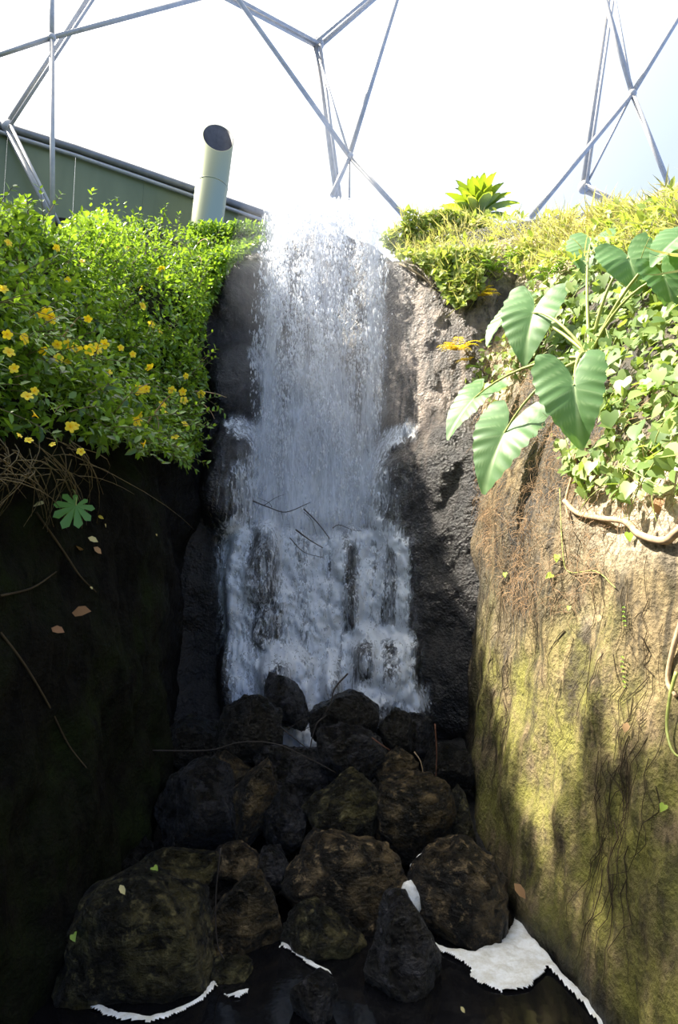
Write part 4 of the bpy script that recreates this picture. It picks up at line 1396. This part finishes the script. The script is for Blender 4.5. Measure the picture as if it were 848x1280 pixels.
for _ in range(150):
    i = random.randrange(len(P)); p0 = Vector(P[i]) - Vector(NN[i]) * .03
    p2 = p0 + Vector((random.gauss(-.02, .1), random.gauss(0, .25), random.gauss(-.15, .25)))
    p2.x = min(p2.x, float(RIGHT(p2.y, p2.z)) - .03)
    T.add(bez(p0, (p0 + p2) / 2 + Vector((-.06, 0, .05)), p2, 6), .005, .003, 4)
tag(link('stems', T.mesh('stems'), M['stem_green'], creeper), kind='stuff')
# loose creeper leaves further left and on the edge of the slope
P, NN, U_, CL = sample_side(2600, RIGHT, 1, [(540, 300), (600, 330), (640, 400), (650, 470), (600, 520), (565, 470), (548, 400), (510, 330)], 5, 10.4, 4.0, 8.4, 0.18, .7)
n = len(P)
tag(link('edge_leaves', scatter('edge_leaves', HEART_V, HEART_F, P, np.stack([RNG.normal(-.3, .5, n), RNG.normal(-.2, .5, n), RNG.normal(-.5, .4, n)], 1), NN + RNG.normal(0, .4, (n, 3)) + [0, -.3, .5], RNG.uniform(.05, .11, n), RNG.beta(2.5, 2, n)), M['creeper'], creeper), kind='stuff')

# ------------------------------------------------------------------ elephant ear plant
def ear_mesh(L, W, seed, fold=0.16):
    rnd = random.Random(seed)
    na, nr = 120, 12
    V_, tint_, vein_ = [], [], []
    keys_t = np.radians([0, 4, 10, 20, 35, 55, 80, 105, 128, 145, 158, 168, 176, 180])
    keys_r = np.array([1.0, 0.92, 0.80, 0.66, 0.54, 0.46, 0.43, 0.47, 0.59, 0.70, 0.64, 0.36, 0.10, 0.05])
    lop = rnd.uniform(-.12, .12)
    for i in range(na):
        a = -math.pi + 2 * math.pi * (i + 0.5) / na
        r0 = float(np.interp(abs(a), keys_t, keys_r)) * (1 + (lop if a > 0 else -lop) * math.sin(abs(a)))
        cs_, sn_ = math.cos(a), math.sin(a)
        r0 *= 1 + 0.030 * math.sin((r0 * cs_ - 0.55 * abs(r0 * sn_)) * 30 + seed) * min(1, abs(a))
        for j in range(nr + 1):
            f_ = j / nr
            x_, y_ = r0 * f_ * cs_, r0 * f_ * sn_
            s_ = x_ - 0.60 * abs(y_)
            z_ = 0.40 * abs(y_) - 0.24 * max(0, x_) ** 2 - 0.55 * y_ * y_ - 0.12 * max(0, -x_)
            z_ += 0.010 * math.sin(s_ * 30) * min(1, abs(y_) / .12) * f_ + 0.03 * math.sin(x_ * 7 + seed * 2 + (1.5 if y_ > 0 else 0)) * abs(y_) * 2
            V_.append((x_ * L, y_ * W * 1.25, z_ * L))
            lat = abs(math.sin(s_ * 15 + .8))
            vein_.append(min(1, math.exp(-(abs(y_) / 0.016) ** 2) + 0.30 * max(0, 1 - (1 - lat) * 30)))
            tint_.append(min(1, max(0, 0.45 + 0.12 * math.sin(s_ * 30) * f_ + rnd.gauss(0, .03))))
    F_ = []
    for i in range(na - 1):
        for j in range(nr):
            F_.append((i * (nr + 1) + j, i * (nr + 1) + j + 1, (i + 1) * (nr + 1) + j + 1, (i + 1) * (nr + 1) + j))
    return np_mesh('leaf', np.array(V_), np.array(F_)[:, ::-1], True, {'tint': tint_, 'vein': vein_})


ear = empty('elephant_ear', hit(738, 450, 0.05, 'R'))
tag(ear, 'elephant ear plant with broad lobed green leaves on the right slope', 'plant')
crown = hit(738, 446, 0.10, 'R')
EARS = [  # attach px, tip px, offset from slope at attach / tip, width factor, facing tweak
    ((667, 391), (651, 451), 0.62, 0.72, 0.95, (0.0, -0.8, 0.5)),
    ((637, 390), (601, 424), 0.52, 0.62, 0.85, (-0.5, -0.5, 0.6)),
    ((718, 482), (727, 558), 0.60, 0.72, 0.92, (0.0, -0.9, 0.4)),
    ((631, 541), (597, 611), 0.42, 0.56, 0.90, (-0.1, -0.9, 0.45)),
    ((593, 498), (552, 541), 0.48, 0.60, 0.85, (-0.2, -0.7, 0.6)),
    ((738, 306), (728, 336), 0.45, 0.55, 1.25, (0.0, -0.8, 0.7)),
    ((786, 322), (801, 362), 0.60, 0.72, 1.15, (0.0, -0.8, 0.6)),
    ((850, 296), (812, 322), 0.65, 0.75, 0.95, (-0.1, -0.8, 0.6)),
    ((830, 345), (850, 392), 0.45, 0.50, 0.9, (0.2, -0.8, 0.5)),
]
for k, (a, b, oa, ob, wf, up) in enumerate(EARS):
    pa, pb_ = hit(*a, oa, 'R'), hit(*b, ob, 'R')
    pb_ = at(b[0], b[1], pa.y - 0.10)
    d_ = pb_ - pa
    L_ = d_.length
    me_ = ear_mesh(L_, L_ * wf, k)
    child('leaf', me_, M['elephant'], ear, place(None, pa, d_, (up[0] - .40, up[1], up[2] + .30), 1.0))
    T = Tubes()
    mid = (crown + pa) / 2 + Vector((-0.10, -0.12, 0.22))
    T.add(bez(crown, mid, pa, 9), 0.020, 0.010, 6)
    link('petiole', T.mesh('petiole'), M['stem_green'], ear)
T = Tubes(); T.add(spline([crown + Vector((0, 0, .05)), hit(728, 470, .1, 'R'), hit(722, 520, .08, 'R'), hit(716, 590, .1, 'R')], 4), .035, .02, 7)
link('stem', T.mesh('stem'), M['root'], ear)

# ------------------------------------------------------------------ rosette plant on the crest
c0 = hit(598, 272, 0.15, 'R')
ros = empty('rosette_plant', c0)
tag(ros, 'rosette plant with upright glossy strap leaves standing on the bank crest', 'plant')
SV, SF = [], []
for i, (x_, w_, h_) in enumerate([(0, .06, 0), (.25, .11, .03), (.5, .15, .04), (.75, .12, -.01), (.92, .06, -.09), (1, .004, -.14)]):
    SV += [(x_, w_, h_ + .03), (x_, 0, h_), (x_, -w_, h_ + .03)]
for i in range(5):
    b = i * 3
    SF += [(b, b + 1, b + 4, b + 3), (b + 1, b + 2, b + 5, b + 4)]
stm = [np_mesh('leaf', np.array(SV), np.array(SF)[:, ::-1], True, {'tint': np.full(len(SV), q)}) for q in (.05, .22, .42, .9)]
for i in range(58):
    a = i * 2.4; el = 0.10 + 1.15 * (i / 58)
    d_ = Vector((math.cos(a) * math.cos(el), math.sin(a) * math.cos(el), math.sin(el)))
    child('leaf', stm[(3 if (i < 9 and math.cos(a) < 0) else i % 3)], M['rosette'], ros, place(None, c0 + d_ * .04, d_, Vector((0, 0, 1)) - d_ * .3, random.uniform(.62, .86)))  # low leaves on the sunward side carry a painted lit yellow

# ------------------------------------------------------------------ small ferns
def fern(px, py, mk, label, n_fr, L, side='R', off=.12, droop=.5):
    c_ = min(hit(px, py, off, side), hit(px, py, off, 'B'), key=lambda p_: (p_ - CAM).length)
    f_ = empty('fern', c_)
    tag(f_, label, 'fern')
    for i in range(n_fr):
        a = random.uniform(-2.6, -0.4) if side == 'R' else random.uniform(-1, 1)
        d_ = Vector((math.cos(a) * .9 - .3, math.sin(a) * .6 - .1, random.uniform(.1, .9))).normalized()
        l_ = L * random.uniform(.75, 1.1)
        pts = bez(c_, c_ + d_ * l_ * .6, c_ + d_ * l_ + Vector((0, 0, -droop * l_)), 12)
        P_, D_, U2, S_ = [], [], [], []
        for q in range(1, 12):
            tg = (pts[q] - pts[q - 1]).normalized(); sd_ = tg.cross(Vector((0, -.4, 1))).normalized()
            for sg in (-1, 1):
                P_.append(pts[q]); D_.append(sd_ * sg + tg * .45); U2.append(Vector((0, -.4, 1))); S_.append(l_ * .26 * (1 - (q / 12.5) ** 2) + .01)
        me_ = scatter('frond', LEAF_V, LEAF_F, np.array(P_), np.array(D_), np.array(U2), np.array(S_), RNG.random(len(P_)), np.full(len(P_), .65))
        link('frond', me_, M[mk], f_)


fern(572, 440, 'fern_y', 'yellowing fern at the left edge of the right slope below the elephant ear', 12, .42)
fern(602, 372, 'fern_y', 'bright yellow fern tuft left of the elephant ear leaves', 8, .32)
fern(585, 452, 'fern_y', 'small orange yellow fern beside the yellowing fern', 5, .20)
fern(650, 330, 'fern_g', 'fresh green fern above the elephant ear leaves', 10, .42)
fern(690, 345, 'fern_g', 'green fern between the grass and the upper elephant ear leaves', 9, .40)
fern(615, 340, 'fern_g', 'green fern left of the fresh green fern', 7, .34)
fern(600, 462, 'fern_g', 'dark green fern under the leftmost elephant ear leaf', 6, .24)
fern(815, 490, 'fern_g', 'bright green leafy fern among the creeper leaves at right', 7, .25)


def hang_fern(px, py, L, label):
    c_ = hit(px, py, .03, 'R')
    f_ = empty('cliff_fern', c_); tag(f_, label, 'fern')
    nq = max(5, int(L / .032))
    pts = [c_ + Vector((-.015, 0.006 * math.sin(q), -L * q / nq)) for q in range(nq)]
    P_, D_ = [], []
    for q in range(nq):
        for sg in (-1, 1):
            P_.append(pts[q]); D_.append(Vector((-.1, .9 * sg, -.25 + random.gauss(0, .12))))
    n_ = len(P_)
    link('frond', scatter('frond', LEAF_V, LEAF_F, np.array(P_), np.array(D_), np.tile([-1., -.4, .3], (n_, 1)), np.full(n_, .034) * RNG.uniform(.7, 1.1, n_), RNG.random(n_), np.full(n_, .8)), M['fern_g'], f_)


hang_fern(781, 820, .30, 'small ladder leaved fern hanging on the right cliff')
hang_fern(783, 758, .16, 'tiny fern sprig higher up on the right cliff')

# roots and single stems on the right
def stick(name, pts, r0, r1, mk, label, cat, group=None, side=6):
    T_ = Tubes(); T_.add(spline(pts, 6), r0, r1, side, True)
    o_ = link(name, T_.mesh(name), M[mk]); tag(o_, label, cat, group)
    return o_


H = lambda x, y, o=.06, s='R': hit(x, y, o, s)
stick('root', [H(706, 626), H(722, 641), H(752, 648), H(782, 652), H(800, 668), H(830, 676), H(848, 664), H(880, 640)], .022, .03, 'root', 'thick pale bent root running across the top of the right cliff', 'root')
stick('root', [H(722, 560, .1), H(717, 590, .08), H(708, 625, .06), H(712, 650, .04)], .016, .010, 'root', 'pale straight root dropping below the largest elephant ear leaf', 'root')
stick('root', [H(846, 840), H(838, 870), H(834, 910), H(842, 940), H(860, 950)], .012, .006, 'stem_green', 'yellowish root hanging at the right edge of the cliff', 'root')
stick('root', [H(700, 610, .05), H(704, 690, .04), H(712, 715, .03), H(745, 714, .03), H(770, 735, .03)], .006, .004, 'stem_green', 'thin green runner looping down the right cliff', 'stem')
stick('root', [H(870, 730), H(845, 800, .04), H(835, 850, .03), H(845, 870)], .02, .012, 'root', 'brown root along the right frame edge below the thick root', 'root')
for (px, py, s_, mk, label) in [(697, 694, .07, 'limeleaf', 'small heart leaf on the green runner, upper of the pair'), (690, 718, .07, 'limeleaf', 'small heart leaf below the green runner'),
                                (632, 716, .06, 'limeleaf', 'small seedling leaf on the left edge of the right cliff'), (712, 758, .04, 'limeleaf', 'tiny lime leaf on the bare brown part of the cliff'),
                                (785, 903, .07, 'dead', 'orange dead leaf stuck on the right cliff'), (750, 768, .06, 'dead', 'dark red dead leaf on the brown part of the cliff'),
                                (831, 1006, .05, 'limeleaf', 'small lime leaf low on the right cliff near the frame edge'), (787, 666, .07, 'limeleaf', 'yellow green leaf just under the thick bent root'),
                                (820, 622, .16, 'dead', 'long brown dead leaf above the thick bent root')]:
    p_ = hit(px, py, .05, 'R')
    o_ = bpy.data.objects.new('leaf', single(HEART_V if mk != 'dead' else LEAF_V, HEART_F if mk != 'dead' else LEAF_F, 'cliff_leaf', random.random()))
    o_.name = 'cliff_leaf'
    COL.objects.link(o_); o_.data.materials.append(M[mk])
    o_.matrix_world = place(None, p_, Vector((random.gauss(-.3, .4), -.2, -.6 + random.gauss(0, .3))), Vector((-.6, -.8, .4)), s_, 1.0 if mk != 'dead' else 1.6)
    tag(o_, label, 'leaf')
stick('bare_branch', [hit(500, 330, .06, 'B'), hit(512, 336, .10, 'B'), hit(528, 346, .12, 'B'), hit(545, 358, .10, 'B')], .018, .018, 'stem_brown', 'short bare branch lying on the rock at the top right of the fall', 'branch')

# ------------------------------------------------------------------ left cliff bits
mo = [hit(95, 632, .30, 'L')]
Vm, Fm = [], []
mon = empty('split_leaf', mo[0] + Vector((0.0, 0, -.1)))
tag(mon, 'single bright green split leaf growing on the dark left cliff', 'plant')


def split_leaf_mesh(L):
    V_, F_ = [(0, 0, 0)], []
    lobes = [(-150, .55), (-110, .75), (-70, .85), (-35, .95), (0, 1.05), (35, .95), (70, .85), (110, .75), (150, .55)]
    for a, r_ in lobes:
        b = len(V_)
        for da, rr_ in ((-17, .45), (-13, .85), (0, 1.0), (13, .85), (17, .45)):
            q = math.radians(a + da)
            V_.append((math.cos(q) * r_ * rr_ * L, math.sin(q) * r_ * rr_ * L * .9, -.25 * (r_ * rr_) ** 2 * L * .5))
        F_ += [(0, b, b + 1, b + 2), (0, b + 2, b + 3, b + 4)]
    for k in range(len(lobes) - 1):
        F_.append((0, 1 + k * 5 + 4, 1 + (k + 1) * 5, 0))
    me_ = bpy.data.meshes.new('blade')
    me_.from_pydata(V_, [], [tuple(dict.fromkeys(f)) for f in F_])
    for nm, vl in (('tint', 1.0), ('vein', 0.0)):
        a_ = me_.attributes.new(nm, 'FLOAT', 'POINT'); a_.data.foreach_set('value', np.full(len(V_), vl, np.float32))
    me_.update()
    return me_


M['split'] = leaf_mat('split_leaf', (0.06, 0.16, 0.025), (0.10, 0.25, 0.035), .3, .4)
child('blade', split_leaf_mesh(.20), M['split'], mon, place(None, mo[0], (-.15, -.4, -.6), (.5, -.9, .5), 1.0))
T = Tubes(); T.add(bez(hit(90, 612, .05, 'L'), mo[0] + Vector((0, 0, .12)), mo[0], 7), .006, .004, 5)
link('petiole', T.mesh('petiole'), M['stem_green'], mon)
for i, (px, py, s_, mk, label) in enumerate([(110, 672, .09, 'pale', 'pale dead leaf on the left ledge below the split leaf'), (131, 655, .05, 'pale', 'small cream dead leaf right of the split leaf'),
                                (90, 766, .15, 'dead', 'brown curled dead leaf lower down on the left cliff'), (64, 785, .10, 'dead', 'brown dead leaf beside the curled one on the left cliff'),
                                (42, 632, .10, 'pale', 'yellow dead leaf left of the split leaf'), (122, 645, .06, 'fern_y', 'yellow leaf right beside the split leaf'),
                                (117, 684, .09, 'dead', 'brown dead leaf hanging below the pale one'), (100, 684, .10, 'dead', 'brown dead leaf on the ledge left of the pale one'),
                                (195, 667, .03, 'pale', 'tiny pale leaf on the nose of the left cliff'), (113, 733, .03, 'pale', 'tiny pale leaf speck in the middle of the left cliff')]):
    p_ = hit(px, py, .05, 'L')
    o_ = bpy.data.objects.new('dead_leaf', single(LEAF_V, LEAF_F, 'dead_leaf', random.random()))
    COL.objects.link(o_); o_.data.materials.append(M[mk])
    o_.matrix_world = place(None, p_, Vector((random.gauss(.6, .3), random.gauss(0, .4), random.gauss(-.2, .3))), Vector((.6, -.7, .6)), s_, 1.6)
    tag(o_, label, 'leaf')
T = Tubes()
for pl in ([(0, 790), (30, 830), (60, 880), (85, 930), (108, 960)], [(45, 640), (80, 690), (100, 720), (120, 740)], [(0, 745), (40, 735), (70, 715)]):
    T.add(spline([hit(x, y, .02, 'L') for x, y in pl], 5), .010, .006, 5)
tag(link('left_roots', T.mesh('left_roots'), M['rootlet']), 'dark thin roots creeping over the left cliff', 'roots', kind='stuff')

# leaves on the boulders
def lie_leaf(px, py, Y, s_, mk, label, heart=False):
    p_ = at(px, py, Y)
    o_ = bpy.data.objects.new('fallen_leaf', single(HEART_V if heart else LEAF_V, HEART_F if heart else LEAF_F, 'fallen_leaf', .5))
    COL.objects.link(o_); o_.data.materials.append(M[mk])
    o_.matrix_world = place(None, p_, Vector((.5, -.3, -.6)), Vector((.1, -.8, .6)), s_, 1.3 if not heart else 1)
    tag(o_, label, 'leaf')


lie_leaf(150, 1106, 4.62, .07, 'pale', 'cream fallen leaf on top of the huge lower left boulder')
lie_leaf(192, 1084, 5.2, .06, 'limeleaf', 'lime green fallen leaf on the flat green slab', True)
lie_leaf(92, 1168, 4.7, .06, 'limeleaf', 'green fallen leaf at the left flank of the huge boulder', True)
lie_leaf(643, 1104, 5.45, .13, 'dead', 'reddish brown leaf between the large right boulder and the cliff')
lie_leaf(576, 1258, 4.3, .04, 'pale', 'small pale leaf floating in the black pool')

# twigs caught in the cascade and among the boulders
def twig(pl, Y0, Y1, r, label, mk='twig', branches=()):
    n_ = len(pl)
    pts = [at(x, y, Y0 + (Y1 - Y0) * i / (n_ - 1)) for i, (x, y) in enumerate(pl)]
    T_ = Tubes(); T_.add(spline(pts, 5), r, r * .5, 5, True)
    for b in branches:
        T_.add(spline([at(x, y, (Y0 + Y1) / 2) for x, y in b], 4), r * .6, r * .3, 4, True)
    o_ = link('twig', T_.mesh('twig'), M[mk]); tag(o_, label, 'twig', 'twigs caught in the fall and the boulders')


twig([(316, 626), (336, 634), (358, 640), (388, 628)], 8.75, 8.7, .010, 'forked bare twig lying across the top of the cascade', branches=[[(330, 632), (345, 622), (356, 618)], [(352, 638), (354, 650)], [(340, 634), (336, 628), (322, 622)]])
twig([(380, 636), (396, 652), (410, 670), (412, 674)], 8.7, 8.6, .010, 'bent twig right of the forked twig on the cascade', branches=[[(380, 640), (390, 650), (396, 668)]])
twig([(370, 662), (386, 674), (404, 685)], 8.6, 8.55, .012, 'straight dark twig slanting over the middle of the cascade', branches=[[(362, 672), (380, 690), (404, 697)]])
twig([(416, 660), (424, 656), (440, 662), (452, 664)], 8.8, 8.75, .006, 'thin curved twig at the right top of the cascade')
twig([(435, 842), (418, 862), (412, 890), (396, 905), (388, 935), (386, 960)], 7.4, 7.0, .010, 'curved twig leaning on the left of the domed black boulder', branches=[[(414, 880), (400, 900), (376, 915)]])
twig([(180, 938), (260, 938), (300, 928), (345, 930), (390, 950), (420, 966)], 6.7, 6.7, .009, 'long thin twig lying across the upper boulders', branches=[[(300, 928), (312, 900), (313, 876)]])
twig([(350, 908), (372, 926), (392, 942)], 7.0, 7.0, .007, 'short twig crossing the water gap in the boulders', branches=[[(360, 912), (378, 900), (400, 895)]])
twig([(544, 905), (546, 940), (545, 975)], 6.9, 6.9, .008, 'reddish upright twig standing right of the boulders', 'redtwig')
twig([(518, 940), (526, 952), (530, 972)], 6.8, 6.8, .007, 'pale curved twig beside the small speckled rock', 'root')
twig([(465, 922), (476, 930), (488, 938)], 6.9, 6.9, .007, 'short orange brown twig on the grey faced boulder', 'redtwig')
twig([(276, 1060), (270, 1120), (272, 1180), (286, 1208)], 5.0, 4.9, .007, 'long drooping stem hanging over the dark brown boulder')
